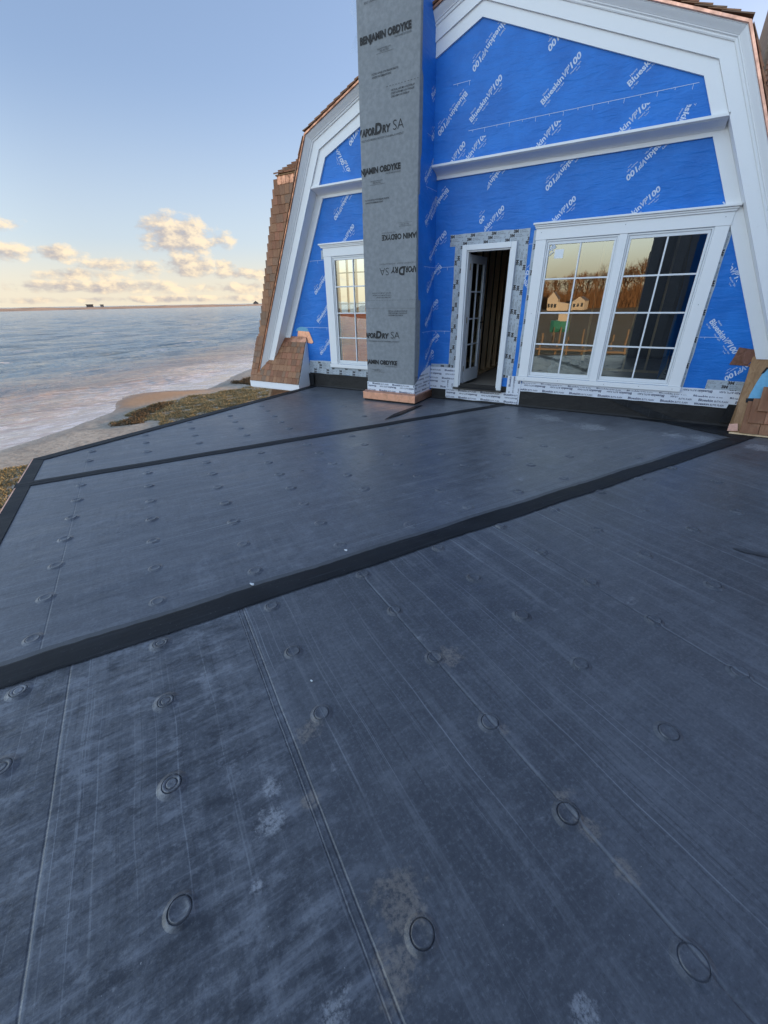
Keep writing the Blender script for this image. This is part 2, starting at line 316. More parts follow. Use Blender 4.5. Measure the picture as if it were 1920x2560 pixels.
M = dict(trim=m_trim(), blue=m_blue(), grey=m_grey(), shingle=m_shingle(), glass=m_glass(), film=m_film(),
         copper=m_copper('new_copper', (.80, .43, .30), .30, .25), copper_dark=m_copper('tarnished_copper', (.55, .27, .17), .34, .55),
         rubA=m_rubber('rubber_membrane_along', False), rubC=m_rubber('rubber_membrane_across', True), tape=m_tape(), flash=m_flash(), primer=m_plain('primer_residue', (.085, .090, .098), .5, 22.0, .45, 0, .001),
         ink_pale=m_plain('pale_printing_ink', (.58, .66, .82), .6, 40.0, .25), ink_black=m_plain('black_printing_ink', (.018, .019, .021), .7, 40.0, .3),
         ink_grey=m_plain('grey_printing_ink', (.075, .08, .085), .7), ink_navy=m_plain('navy_printing_ink', (.020, .030, .085), .6, 40.0, .3), ink_brown=m_plain('dark_tape_ink', (.035, .030, .032), .6, 40.0, .3),
         tape3=m_plain('silver_flashing_tape', (.42, .47, .52), .42, 30.0, .28, 0, .0008), butyl=m_plain('white_butyl_tape', (.72, .75, .82), .5, 14.0, .08, 0, .002),
         frame=m_plain('white_window_vinyl', (.78, .80, .82), .32, 20.0, .03), white_board=m_plain('white_fascia_paint', (.80, .82, .86), .42, 8.0, .03),
         stud=m_wood('framing_lumber', (.66, .47, .28), (.80, .60, .38), (14, 14, 1.2)), ply=m_wood('plywood', (.27, .15, .075), (.40, .24, .125), (22, 22, 3.0)),
         osb=m_wood('orange_plywood', (.80, .22, .03), (.95, .38, .08), (2.0, 2.0, 14.0)), floor=m_wood('subfloor', (.30, .26, .22), (.38, .33, .28), (3, 30, 3)),
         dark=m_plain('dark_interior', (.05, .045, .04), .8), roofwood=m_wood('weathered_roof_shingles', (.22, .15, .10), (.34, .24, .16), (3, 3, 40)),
         thresh=m_plain('dark_bronze_threshold', (.030, .027, .025), .4), hinge=m_plain('brass_hinge', (.45, .36, .22), .35, 12, .1, 1.0),
         teal=m_plain('blue_underlayment', (.16, .42, .62), .55, 30.0, .25, 0, .001), white=m_plain('white_paper', (.85, .87, .88), .6), plastic=m_plain('grey_plastic_sheet', (.36, .38, .40), .3, 5, .2, 0, .01),
         bluetarp=m_plain('blue_tarp', (.02, .06, .30), .4))

# ------------------------------------------------------------------ lettering (flat print)
_tc = {}
_dg = bpy.context.evaluated_depsgraph_get
def text_mesh(s, bold=0.0, shear=0.0, outline=False, spacing=1.0):
    key = (s, bold, shear, outline, spacing)
    if key in _tc: return _tc[key]
    cu = bpy.data.curves.new('t', 'FONT'); cu.body = s; cu.size = 1.0; cu.shear = shear; cu.offset = bold; cu.space_character = spacing; cu.resolution_u = 3
    if outline: cu.fill_mode = 'NONE'; cu.bevel_depth = .030; cu.bevel_resolution = 0
    ob = bpy.data.objects.new('t', cu); COL.objects.link(ob)
    me = bpy.data.meshes.new_from_object(ob.evaluated_get(_dg()))
    v = np.array([q.co[:] for q in me.vertices]) if len(me.vertices) else np.zeros((0, 3)); fs = [tuple(q.vertices) for q in me.polygons]
    bpy.data.objects.remove(ob); bpy.data.curves.remove(cu); bpy.data.meshes.remove(me)
    if outline and len(v): v[:, 2] *= .02
    _tc[key] = (v, fs); return _tc[key]
def put(mb, s, x, y, h, width=None, bold=0.0, shear=0.0, outline=False, rot=0.0, cap=.73, align='l', squeeze=None):
    """one word: baseline start (x, y), cap height h, fitted to width; rot in degrees about the start"""
    v, fs = text_mesh(s, bold, shear, outline)
    if not len(v): return
    k = h / cap; v = v * k; wd = v[:, 0].max() - v[:, 0].min()
    v[:, 0] -= v[:, 0].min()
    sx = width / wd if width else (squeeze or 1.0); v[:, 0] *= sx; wd *= sx
    if align == 'r': v[:, 0] -= wd
    if align == 'c': v[:, 0] -= wd / 2
    c_, s_ = math.cos(R(rot)), math.sin(R(rot))
    q = np.stack([x + v[:, 0] * c_ - v[:, 1] * s_, y + v[:, 0] * s_ + v[:, 1] * c_, v[:, 2]], 1)
    mb.add(q.tolist(), fs)
def logo_mb():
    b = MB()
    put(b, 'Blueskin', 0, 0, .060, .292, .026); put(b, 'VP', .300, 0, .060, .082, 0, .25, True); put(b, "100", .392, 0, .060, .138, .03, .22)
    put(b, "'", .383, .002, .060, .010, .02)
    put(b, 'Henry', .052, .067, .022, .078, .012)
    put(b, 'Air Tight', 0, -.036, .017, .080, .01); put(b, 'Water Tight', .165, -.036, .017, .105, .01); put(b, 'Weather Tight', .355, -.036, .017, .135, .01)
    put(b, 'Tyvent', .41, -.064, .013, .05, .005); return b
LOGO = logo_mb()
def clip_mesh(v, fs, lims, name):
    """lims: list of (axis, sign, value): keeps sign*coord <= sign*value"""
    me = bpy.data.meshes.new(name); me.from_pydata([tuple(q) for q in v], [], fs)
    if lims:
        bm = bmesh.new(); bm.from_mesh(me)
        for ax, sg, val in lims:
            co = [0, 0, 0]; co[ax] = val; no = [0, 0, 0]; no[ax] = sg
            bmesh.ops.bisect_plane(bm, geom=bm.verts[:] + bm.edges[:] + bm.faces[:], plane_co=co, plane_no=no, clear_outer=True)
        bm.to_mesh(me); bm.free()
    return me
def lettering(mb, mat, parent, plane, off, x=0.0, y=0.0, rot=0.0, lims=(), name='printed_lettering'):
    """plane 'y': faces -Y at Y=off (local x -> X, y -> Z); plane 'x': faces +X at X=off (local x -> Y, y -> Z)"""
    v = np.array(mb.v); c_, s_ = math.cos(R(rot)), math.sin(R(rot))
    a = x + v[:, 0] * c_ - v[:, 1] * s_; b = y + v[:, 0] * s_ + v[:, 1] * c_; d = v[:, 2]
    if plane == 'y': q = np.stack([a, off - d, b], 1)
    else: q = np.stack([off + d, a, b], 1)
    me = clip_mesh(q.tolist(), mb.f, lims, name)
    if len(me.polygons) == 0: bpy.data.meshes.remove(me); return None
    return link(name, me, mat, parent)

# ================================================================== THE HOUSE
house = tag(empty('house', (0, 0, 0)), 'gambrel gable house wrapped in blue membrane with white trim, windows and an open door', 'house')
XC = -2.515; KH, KZ = 2.513, 3.68; PZ = 4.684; SL = .482
YU = -.175                          # face of the jettied upper gable wall
def hw(z): return KH + (KZ - z) * SL   # half width of the lower slope at height z
# --- lower wall with openings
lw = MB()
xs = [-6.0, -5.155, -4.268, -2.65, -1.82, -1.42, .505, 1.3]; zs = [-.02, .2, .49, .50, 2.32, 2.33, 2.345, 3.33]
holes = [(-5.155, -4.268, .50, 2.32), (-2.65, -1.82, .2, 2.345), (-1.42, .505, .49, 2.33)]
for i in range(len(xs) - 1):
    z = 0
    solid = []
    for j in range(len(zs) - 1):
        xm, zm = (xs[i] + xs[i + 1]) / 2, (zs[j] + zs[j + 1]) / 2
        if not any(a < xm < b and c < zm < d for a, b, c, d in holes): solid.append((zs[j], zs[j + 1]))
    runs = []
    for a, b in solid:
        if runs and abs(runs[-1][1] - a) < 1e-6: runs[-1][1] = b
        else: runs.append([a, b])
    for a, b in runs:
        if i == 0: lw.prism([(XC - hw(a) - .05, a), (xs[1], a), (xs[1], b), (XC - hw(b) - .05, b)], 'y', 0, .15)
        elif i == len(xs) - 2: lw.prism([(xs[-2], a), (XC + hw(a) + .05, a), (XC + hw(b) + .05, b), (xs[-2], b)], 'y', 0, .15)
        else: lw.box(xs[i], xs[i + 1], 0, .15, a, b)
lower = build(lw, 'lower_wall', M['blue'], house)
uw = MB().prism([(XC - hw(3.30) - .1, 3.30), (XC + hw(3.30) + .1, 3.30), (XC + KH + .1, KZ), (XC, PZ + .06), (XC - KH - .1, KZ)], 'y', YU, 0.15)
upper = build(uw, 'upper_wall', M['blue'], house)

# --- printed logos on the membrane
UPL = [(-1.659, 3.736, 44, []), (-2.58, 3.719, 44, []), (-.709, 3.729, 44, []), (-2.696, 4.054, 224, []), (-1.313, 4.616, 224, []), (-2.245, 4.62, 224, []), (-3.60, 4.055, 224, []), (-.36, 4.60, 224, []),
       (-1.78, 3.20, 44, [(2, 1, 3.555)]), (-.83, 3.20, 44, [(2, 1, 3.555)]), (-2.73, 3.20, 44, [(2, 1, 3.555)]), (-3.02, 3.137, 44, [(0, 1, -2.63)]),
       (-4.98, 3.99, -60, [(0, -1, -4.82)]), (-4.86, 3.86, -60, [(2, 1, 3.60), (2, -1, 3.45)]), (-4.20, 4.16, 224, [(0, 1, -4.35)]), (-.05, 3.60, 252, [(2, 1, 3.47)])]
for x, y, a, l in UPL: lettering(LOGO, M['ink_pale'], upper, 'y', YU - .0015, x, y, a, list(l) + [(2, -1, 3.334)])
LPL = [(-1.165, 3.30, 224, []), (-.20, 3.297, 224, []), (-.531, 2.394, 44, []), (-1.49, 2.398, 44, []), (.41, 2.394, 44, []), (-2.44, 2.388, 44, [(0, -1, -2.34)]), (-2.11, 3.30, 224, [(0, -1, -2.345)]), (-2.06, 3.0, 224, [(0, 1, -2.355)]),
       (-1.32, 2.28, 224, []), (-1.70, 1.84, -46, [(0, 1, -1.57)]), (.744, 1.299, -46, []), (1.47, 1.0, 224, [(2, 1, .80)]), (.60, 2.09, -50, [(0, -1, .79), (0, 1, .89)]),
       (-4.69, 3.27, 224, []), (-5.02, 2.38, 44, []), (-5.255, 2.135, 224, []), (-5.592, 1.237, 44, []), (-5.24, 1.04, 224, [])]
for x, y, a, l in LPL: lettering(LOGO, M['ink_pale'], lower, 'y', -.0015, x, y, a, list(l) + [(2, 1, 3.19)])
WRAP = [(-2.97, 3.09, 224), (-3.31, 2.156, 44), (-3.03, 2.11, 224), (-3.40, 1.213, 44), (-3.45, .42, 44), (-3.02, 1.09, 224)]
for x, y, a in WRAP: lettering(LOGO, M['ink_pale'], lower, 'y', -.0015, x, y, a, [(0, -1, -3.125)])
def ticks(parent, off, x0, x1, z, step=.165):
    b = MB()
    def q(a, c, d, e): b.add([(a, off, d), (c, off, d), (c, off, e), (a, off, e)], [(0, 1, 2, 3)])
    q(x0, x1, z - .0022, z + .0022); x = x0 + .06; k = 0
    while x < x1:
        q(x, x + .004, z - (.045 if k % 2 else .022), z - .0024); x += step; k += 1
    build(b, 'printed_lap_line', M['ink_pale'], parent)
for a in ((-2.618, -.03, 3.64), (-2.87, -2.63, 4.143)): ticks(upper, YU - .0012, *a)
for a in ((-3.125, -2.79, 2.069), (-3.125, -2.79, 1.13), (-5.72, -5.325, 2.288), (-5.95, -5.325, 1.15), (-1.66, -1.57, 2.298), (.69, .93, 1.12)): ticks(lower, -.0012, *a)
# vertical lap seam of the membrane above the door
build(MB().box(-2.352, -1.2, -.0010, .002, 2.47, 3.20), 'membrane_lap', M['blue'], lower)

# --- rake trim: profiles swept along the gambrel outline
def rake_path(off, zl, zr):
    """outline offset outward by off; returns left foot, left knee, peak, right knee, right foot"""
    ln = Vector((KH, KZ)); d1 = Vector((SL, -1)).normalized(); n1 = Vector((1, SL)).normalized(); us = (PZ - KZ) / KH
    n2 = Vector((us, 1)).normalized()
    # knee: intersection of offset lines
    a, b, c = n1.x, n1.y, n1.dot(ln) + off; d, e, f = n2.x, n2.y, n2.dot(ln) + off
    det = a * e - b * d; kx, kz = (c * e - b * f) / det, (a * f - c * d) / det
    pz = (f) / e
    fx = lambda z: (c - b * z) / a
    return [(XC - fx(zl), zl), (XC - kx, kz), (XC, pz), (XC + kx, kz), (XC + fx(zr), zr)]
def sweep(name, prof, mat, parent, zl=-.1, zr=.88, seg=(0, 1, 2, 3, 4), smooth=False):
    """prof: closed list of (offset, y)"""
    b = MB(); paths = [rake_path(o, zl, zr) for o, y in prof]; n = len(prof)
    for k in seg:
        b.v += [(paths[i][k][0], prof[i][1], paths[i][k][1]) for i in range(n)]
    for k in range(len(seg) - 1):
        for i in range(n):
            j = (i + 1) % n; b.f.append((k * n + i, k * n + j, (k + 1) * n + j, (k + 1) * n + i))
    b.f.append(tuple(range(n - 1, -1, -1))); b.f.append(tuple((len(seg) - 1) * n + i for i in range(n)))
    return build(b, name, mat, parent, smooth)
SEGS = [((0, 1), 'l'), ((1, 2), 'l'), ((2, 3), 'r'), ((3, 4), 'r')]
crown = [(.262, .0), (.262, -.238), (.272, -.244), (.276, -.244), (.276, -.238), (.284, -.240), (.290, -.250), (.292, -.256), (.300, -.258)]
for i in range(9):
    t = i / 8; crown.append((.302 + .052 * t, -.262 - .050 * (math.sin(t * math.pi / 2 * 1.0) * .55 + (1 - math.cos(t * math.pi / 2)) * .45)))
crown += [(.356, -.318), (.366, -.320), (.366, .0)]
for sg, side in SEGS:
    # inner board: from the belt up it stands on the jetty, below it lies back on the wall
    if sg in ((0, 1), (3, 4)):
        zb = 3.325
        if sg == (0, 1): sweep('rake_board', [(0, -.10), (0, -.200), (.1315, -.200), (.1315, -.10)], M['trim'], house, zb, zb, (0, 1))
        else: sweep('rake_board', [(0, -.10), (0, -.200), (.1315, -.200), (.1315, -.10)], M['trim'], house, zb, zb, (3, 4))
        # lower pilaster board (straight, stops under the belt)
        p0 = rake_path(0, -.1 if sg == (0, 1) else .88, .88); p1 = rake_path(.1315, -.1, .88)
        def at(off, z, sgn):
            n1 = Vector((1, SL)).normalized(); c = n1.dot(Vector((KH, KZ))) + off; return XC + sgn * (c - n1.y * z) / n1.x
        sgn = -1 if sg == (0, 1) else 1; z0 = .9 if sgn < 0 else .88
        build(MB().prism([(at(0, z0, sgn), z0), (at(.1315, z0, sgn), z0), (at(.1315, 3.2985, sgn), 3.2985), (at(0, 3.2985, sgn), 3.2985)], 'y', -.026, .02), 'rake_board', M['trim'], house)
    else: sweep('rake_board', [(0, -.10), (0, -.200), (.1315, -.200), (.1315, -.10)], M['trim'], house, 0, 0, sg)
    sweep('frieze_board', [(.133, .0), (.133, -.225), (.2615, -.225), (.2615, .0)], M['trim'], house, -.05, .88, sg)
    sweep('crown_molding', crown, M['trim'], house, -.05, .88, sg)
    sweep('copper_drip_edge', [(.367, .0), (.367, -.322), (.360, -.327), (.366, -.338), (.388, -.338), (.391, -.330), (.391, .0)], M['copper'] if side == 'r' else M['copper_dark'], house, -.05, .88, sg)
# --- belt course between lower and upper wall
belt = empty('belt_course', (0, 0, 0), house)
hb = hw(3.3) + .133 / .901
build(MB().prism([(-.001, 3.300), (-.215, 3.300), (-.225, 3.306), (-.225, 3.331), (-.001, 3.331)], 'x', XC - hb, XC + hb), 'shelf', M['trim'], belt)
build(MB().prism([(-.001, 3.2992), (-.206, 3.2992), (-.200, 3.293), (-.165, 3.288), (-.120, 3.278), (-.082, 3.264), (-.070, 3.262), (-.056, 3.252), (-.046, 3.250), (-.036, 3.238), (-.001, 3.238)], 'x', XC - hb + .004, XC + hb - .004), 'bed_molding', M['trim'], belt)
h2 = hw(3.2) + .0
build(MB().prism([(XC - hw(3.193) + .0, 3.193), (XC + hw(3.193), 3.193), (XC + hw(3.238) + .0, 3.238), (XC - hw(3.238), 3.238)], 'y', -.0255, -.001), 'frieze', M['trim'], belt)

# --- windows
def sheet_pane(q, parent):
    me = bpy.data.meshes.new('pane'); me.from_pydata(q, [], [(0, 1, 2, 3)]); return link('pane', me, M['glass'], parent)
def window(name, label, x0, x1, z0, z1, ca0, ca1, units, crown_x):
    """casing from ca0..ca1, sash units list of (x0, x1)"""
    w_ = tag(empty(name, (0, 0, 0), house), label)
    ct, cb = 2.331, .42
    box('side_casing', M['trim'], w_, ca0, units[0][0] - .002, -.034, .0, cb + .066, ct, .002)
    box('side_casing', M['trim'], w_, units[-1][1] + .002, ca1, -.034, .0, cb + .066, ct, .002)
    for a, b in zip(units[:-1], units[1:]): box('mullion', M['trim'], w_, a[1] + .002, b[0] - .002, -.034, .14, cb + .066, ct, .002)
    box('sill', M['trim'], w_, ca0 - .012, ca1 + .012, -.048, .0, cb, cb + .064, .003)
    box('head_board', M['trim'], w_, ca0 - .010, ca1 + .010, -.036, .0, ct + .002, 2.468, .002)
    for i, (e, yy, za, zb) in enumerate(((.020, -.052, 2.469, 2.490), (.030, -.064, 2.4905, 2.512), (.048, -.086, 2.5125, 2.536))):
        box('crown_molding', M['trim'], w_, crown_x[0] - e + .048, crown_x[1] + e - .048, yy, .0, za, zb, .004)
    for (a, b) in units:
        sz0, sz1 = .489, 2.328; g0, g1, gz0, gz1 = a + .048, b - .048, .556, 2.270
        fr = MB(); fr.prism([(a, sz0), (b, sz0), (b, sz0 + .02), (a, sz0 + .02)], 'y', -.020, .10); fr.box(a, b, -.020, .10, sz1 - .02, sz1); fr.box(a, a + .018, -.0198, .10, sz0 + .0203, sz1 - .0203); fr.box(b - .018, b, -.0198, .10, sz0 + .0203, sz1 - .0203)
        build(fr, 'frame', M['frame'], w_)
        sh = MB(); e = .0215
        sh.box(a + e, b - e, -.009, .045, sz0 + e, gz0); sh.box(a + e, b - e, -.009, .045, gz1, sz1 - e); sh.box(a + e, g0, -.0088, .045, gz0 + .0003, gz1 - .0003); sh.box(g1, b - e, -.0088, .045, gz0 + .0003, gz1 - .0003)
        build(sh, 'sash', M['frame'], w_, False, .003)
        xm = (g0 + g1) / 2; zm = [1.848, 1.407, .974]
        box('muntin', M['frame'], w_, xm - .010, xm + .010, -.004, .030, gz0 + .0004, gz1 - .0004, .003)
        for z in zm: box('muntin', M['frame'], w_, g0 + .0004, g1 - .0004, -.0035, .030, z - .010, z + .010, .003)
        zz = [gz0] + zm[::-1] + [gz1]
        for i in range(4):
            for (p, q) in ((g0, xm - .008), (xm + .008, g1)):
                za = zz[i] + (.008 if i else 0); zb = zz[i + 1] - (.008 if i < 3 else 0)
                tl = random.uniform(-.0006, .0006)
                sheet_pane([(p, .016 + tl, za), (q, .016 - tl, za), (q, .016 - tl * .5, zb), (p, .016 + tl * .5, zb)], w_)
    return w_
win2 = window('window', 'wide double casement window with white casing right of the door', 0, 0, 0, 0, -1.562, .647, [(-1.418, -.507), (-.408, .503)], (-1.614, .697))
win1 = window('window', 'narrow white cased window left of the chimney', 0, 0, 0, 0, -5.322, -4.09, [(-5.153, -4.27)], (-5.397, -4.07))
for x_, z_ in ((-1.50, 2.42), (-.46, 2.43), (.58, 2.42), (-1.46, .452), (-.95, .455), (-.30, .452), (.15, .455), (.56, .452), (-1.49, 1.4), (.57, 1.5)):
    build(MB().tube((x_, -.0355 if .48 < z_ < 2.3 else (-.0375 if z_ > 1 else -.0495), z_), (x_, -.030, z_), .0042, .0042, 8), 'nail_head', M['ink_grey'], win2)
box('sticker', M['white'], win2, -1.290, -1.172, .0125, .0135, 2.102, 2.212)

# --- door opening, frame and open leaf
door = tag(empty('door', (0, 0, 0), house), 'narrow white glazed door standing open into the dark interior')
fr = MB(); fr.box(-2.652, -2.575, -.045, .15, .235, 2.345); fr.box(-1.900, -1.822, -.045, .15, .235, 2.345); fr.box(-2.5748, -1.9002, -.0452, .15, 2.272, 2.345)
build(fr, 'frame', M['frame'], door, False, .004)
fr2 = MB(); fr2.box(-2.5745, -2.556, -.015, .075, .262, 2.2715); fr2.box(-1.9185, -1.9005, -.015, .075, .262, 2.2715); fr2.box(-2.5555, -1.919, -.015, .075, 2.253, 2.2715)
build(fr2, 'door_stop', M['frame'], door)
th = MB(); th.prism([(-.085, .205), (.16, .205), (.16, .262), (.02, .262), (-.02, .240), (-.085, .228)], 'x', -2.66, -1.80)
build(th, 'threshold', M['thresh'], door, False, .003)
leaf = empty('door_leaf', (-2.590, .165, .27), door); leaf.rotation_euler = (0, 0, R(86))
LW_, LH = .68, 1.965
lf = MB(); lf.box(0, .095, -.02, .02, 0, LH); lf.box(LW_ - .095, LW_, -.02, .02, 0, LH); lf.box(.0952, LW_ - .0952, -.0198, .0198, 0, .22); lf.box(.0952, LW_ - .0952, -.0198, .0198, LH - .11, LH)
lfo = build(lf, 'stile_and_rail', M['frame'], leaf, False, .002)
g0, g1, z0, z1 = .0953, LW_ - .0953, .2203, LH - .1103; xm = (g0 + g1) / 2
box('muntin', M['frame'], leaf, xm - .011, xm + .011, -.012, .012, z0, z1)
for i in (1, 2, 3): z = z0 + (z1 - z0) * i / 4; box('muntin', M['frame'], leaf, g0, g1, -.0115, .0115, z - .011, z + .011)
for i in range(4):
    for a, b in ((g0, xm - .01), (xm + .01, g1)):
        za, zb = z0 + (z1 - z0) * i / 4 + .01, z0 + (z1 - z0) * (i + 1) / 4 - .01
        sheet_pane([(a, 0, za), (b, 0, za), (b, 0, zb), (a, 0, zb)], leaf)
hd = MB(); hd.box(LW_ - .06, LW_ - .035, -.028, -.021, .86, 1.06); hd.box(LW_ - .16, LW_ - .04, -.06, -.048, .96, .98); hd.box(LW_ - .055, LW_ - .04, -.06, -.021, .962, .978)
hd.box(LW_ - .06, LW_ - .035, .021, .028, .86, 1.06); build(hd, 'handle', M['thresh'], leaf, False, .002)
for z in (.2, .98, 1.75): build(MB().tube((-.006, -.022, z), (-.006, -.022, z + .09), .007, .007, 8), 'hinge', M['hinge'], leaf)

# --- tapes with printing
def warp_strip(x0, x1, z0, z1, off, amp=.006, n=None):
    """a tape strip on the wall, edges slightly uneven, thin but solid"""
    n = n or max(2, int((x1 - x0) / .12)); b = MB(); top = []; bot = []
    for i in range(n + 1):
        x = x0 + (x1 - x0) * i / n; bot.append((x, z0 + random.uniform(-amp, amp))); top.append((x, z1 + random.uniform(-amp, amp)))
    b.prism(bot + top[::-1], 'y', off, off + .0022); return b
def strip_v(x0, x1, z0, z1, off, amp=.004):
    n = max(2, int((z1 - z0) / .15)); a = []; c = []
    for i in range(n + 1):
        z = z0 + (z1 - z0) * i / n; a.append((x0 + random.uniform(-amp, amp), z)); c.append((x1 + random.uniform(-amp, amp), z))
    return MB().prism(a + c[::-1], 'y', off, off + .0022)
def print_rows(length, rows, kind, h):
    """rows of repeated print, local x along the tape; rows: list of (y, flipped, phase)"""
    b = MB()
    for y, fl, ph in rows:
        t = MB(); x = ph
        if kind == '3m':
            per = .325
            while x < length:
                put(t, '3M', x, 0, h, h * 1.85, .055); put(t, 'Air and Water', x + h * 2.4, h * .55, h * .34, .085); put(t, 'Barrier Flashing Tape', x + h * 2.4, 0, h * .34, .115); put(t, '//', x + .245, 0, h * .6, .022); x += per
        else:
            per = .405
            while x < length:
                put(t, 'Blueskin', x, 0, h, .165, .024); put(t, 'BUTYL FLASH', x + .178, 0, h * .72, .150, .018); x += per
        v = np.array(t.v)
        if fl: v[:, 0] = length - v[:, 0]; v[:, 1] = h - v[:, 1]
        v[:, 1] += y
        b.add(v.tolist(), t.f)
    return b
def tape(kind, x0, x1, z0, z1, off, vertical=False, rot=0.0, amp=.005, rows=None, h=None):
    mat = M['tape3'] if kind == '3m' else M['butyl']; ink = M['ink_brown'] if kind == '3m' else M['ink_navy']
    o = build(strip_v(x0, x1, z0, z1, off, amp) if vertical else warp_strip(x0, x1, z0, z1, off, amp), 'flashing_tape', mat, house)
    L_ = (z1 - z0) if vertical else (x1 - x0); wd = (x1 - x0) if vertical else (z1 - z0); h = h or (.038 if kind == '3m' else .034)
    if rows is None:
        n = max(1, int(round(wd / (h * (1.30 if kind == '3m' else 1.95))))); gap = wd / n
        rows = [(gap * (i + .5) - h / 2, (i % 2 == 1) if kind != '3m' else False, -random.uniform(.0, .2)) for i in range(n)]
    pr = print_rows(L_, rows, kind, h); lim = [(0, -1, x0 + .002), (0, 1, x1 - .002), (2, -1, z0 + .004), (2, 1, z1 - .004)]
    pl = lettering(pr, ink, o, 'y', off - .0009, x1 if vertical else x0, z0, 90 if vertical else 0, lim)
    if pl: pl['kind'] = 'stuff'
    return o
tape('3m', -2.785, -2.650, .54, 2.36, -.0030, True); tape('3m', -1.823, -1.664, .44, 2.36, -.0030, True); tape('3m', -2.870, -1.664, 2.343, 2.492, -.0058)
tape('3m', -1.605, -1.540, .45, 2.46, -.0030, True); tape('3m', .62, .684, .45, 2.33, -.0030, True)
tape('3m', -5.40, -5.30, 2.30, 2.44, -.0030, True)
tape('3m', -5.975, -4.06, .272, .372, -.0058); tape('3m', -5.93, -4.06, .360, .462, -.0030); tape('3m', -5.90, -5.30, .452, .525, -.0086, amp=.012)
tape('3m', -3.12, -2.76, .53, .60, -.0030)
pt = tape('3m', .93, 1.33, .44, .60, -.0030)
# butyl: under the wide window, door sill and legs, chimney corner
tape('butyl', -1.49, 1.34, .345, .478, -.0085); tape('butyl', -1.50, 1.245, .252, .372, -.0112); tape('butyl', .66, 1.40, .292, .372, -.0140)
tape('butyl', -3.128, -2.64, .455, .548, -.0085); tape('butyl', -3.128, -2.64, .335, .462, -.0112); tape('butyl', -3.128, -2.68, .178, .342, -.0140)
tape('butyl', -2.810, -2.662, .052, .34, -.0168, True); tape('butyl', -1.725, -1.500, .020, .478, -.0168, True, amp=.008); tape('butyl', -2.80, -1.53, .030, .206, -.0196, amp=.008)
# --- black base flashing along the wall foot
for a, b, h in ((-5.99, -4.06, .272), (-3.10, -2.75, .19), (-2.75, 1.42, .30)):
    n = int((b - a) / .1); top = [(a + (b - a) * i / n, h + random.uniform(-.004, .004)) for i in range(n + 1)]
    fl = MB()
    prof = [(-.0004, 0), (-.005, -.0), (-.012, -.0), (-.035, .0)]
    fl.prism([(-.0003, .003), (-.045, .003), (-.024, .012), (-.012, .035), (-.0032 if h != .30 else -.0055, .20), (-.0028 if h != .30 else -.005, h), (-.0003, h)], 'x', a, b)
    build(fl, 'base_flashing', M['flash'], house, False)
# darker patch pieces lapped over the base flashing
pc = MB().prism([(-.22, .255), (.06, .250), (.74, .030), (.40, .030)], 'y', -.034, -.031); build(pc, 'flashing_patch', M['tape'], house)
build(MB().prism([(1.24, .305), (1.42, .305), (1.42, .06), (1.20, .06)], 'y', -.036, -.030), 'flashing_patch', M['tape'], house)
build(MB().prism([(-6.0, .27), (-5.80, .25), (-5.80, .02), (-6.0, .02)], 'y', -.045, -.040), 'flashing_patch', M['tape'], house)

# ------------------------------------------------------------------ chimney
chim = tag(empty('chimney', (-3.6, -.33, 0), house), 'tall chimney wrapped in grey printed fleece with copper base')
CX0, CX1, CY = -4.062, -3.13, -.655
chim.location = (0, 0, 0)
ct = MB(); nz = 70; rc = .016; prof_c = []
for (cx_, cy_, a0_) in ((CX0, CY, 180), (CX1, CY, 270)):
    for k in range(4):
        a = R(a0_ + 30 * k); ox = cx_ + (rc if cx_ == CX0 else -rc); prof_c.append((ox + rc * math.cos(a), cy_ + rc + rc * math.sin(a)))
    if cx_ == CX0: prof_c += [(CX0 + .25, CY), (CX0 + .47, CY), (CX0 + .7, CY)]
prof_c += [(CX1, -.3), (CX1, .02), (CX0, .02), (CX0, -.3)]; npc = len(prof_c)
for i in range(nz + 1):
    z = .10 + 7.4 * i / nz
    for k, (px_, py_) in enumerate(prof_c):
        n1_ = mnoise.noise(Vector((px_ * 2.2, py_ * 2.2, z * 1.6))) * .0042 + mnoise.noise(Vector((px_ * 7, 3, z * 6))) * .0013
        ct.v.append((px_ + (n1_ if px_ in (CX0,) or k < 4 else 0), py_ + (n1_ * .75 - .0006 if py_ < -.4 else 0), z))
for i in range(nz):
    for k in range(npc): ct.f.append((i * npc + k, i * npc + (k + 1) % npc, (i + 1) * npc + (k + 1) % npc, (i + 1) * npc + k))
ct.f += [tuple(range(npc - 1, -1, -1)), tuple(nz * npc + k for k in range(npc))]
build(ct, 'wrap', M['grey'], chim, True)
# the flank is covered with blue membrane except for the fleece turned round the corner
fe = [(-.600, 7.5), (-.590, 5.4), (-.600, 4.75), (-.598, 4.22), (-.560, 4.16), (-.553, 3.9), (-.560, 3.4), (-.592, 3.31), (-.590, 2.95), (-.632, 2.92), (-.610, 2.4), (-.600, 2.0), (-.566, 1.61), (-.492, 1.60), (-.485, 1.2), (-.474, .82), (-.52, .5), (-.542, .10)]
side_mb = MB().prism([(0.0, 7.5)] + fe + [(0.0, .10)], 'x', CX1 - .001, CX1 + .0035)
cside = build(side_mb, 'flank_membrane', M['blue'], chim)
for x, y, a in WRAP + [(-3.55, 3.10, 44), (-3.02, 4.0, 224), (-3.40, 4.02, 44), (-3.50, 2.60, 44)]: lettering(LOGO, M['ink_pale'], cside, 'x', CX1 + .0050, x + 3.13, y, a, [(1, 1, -.004), (1, -1, -.585 if y > 2 else -.47)])
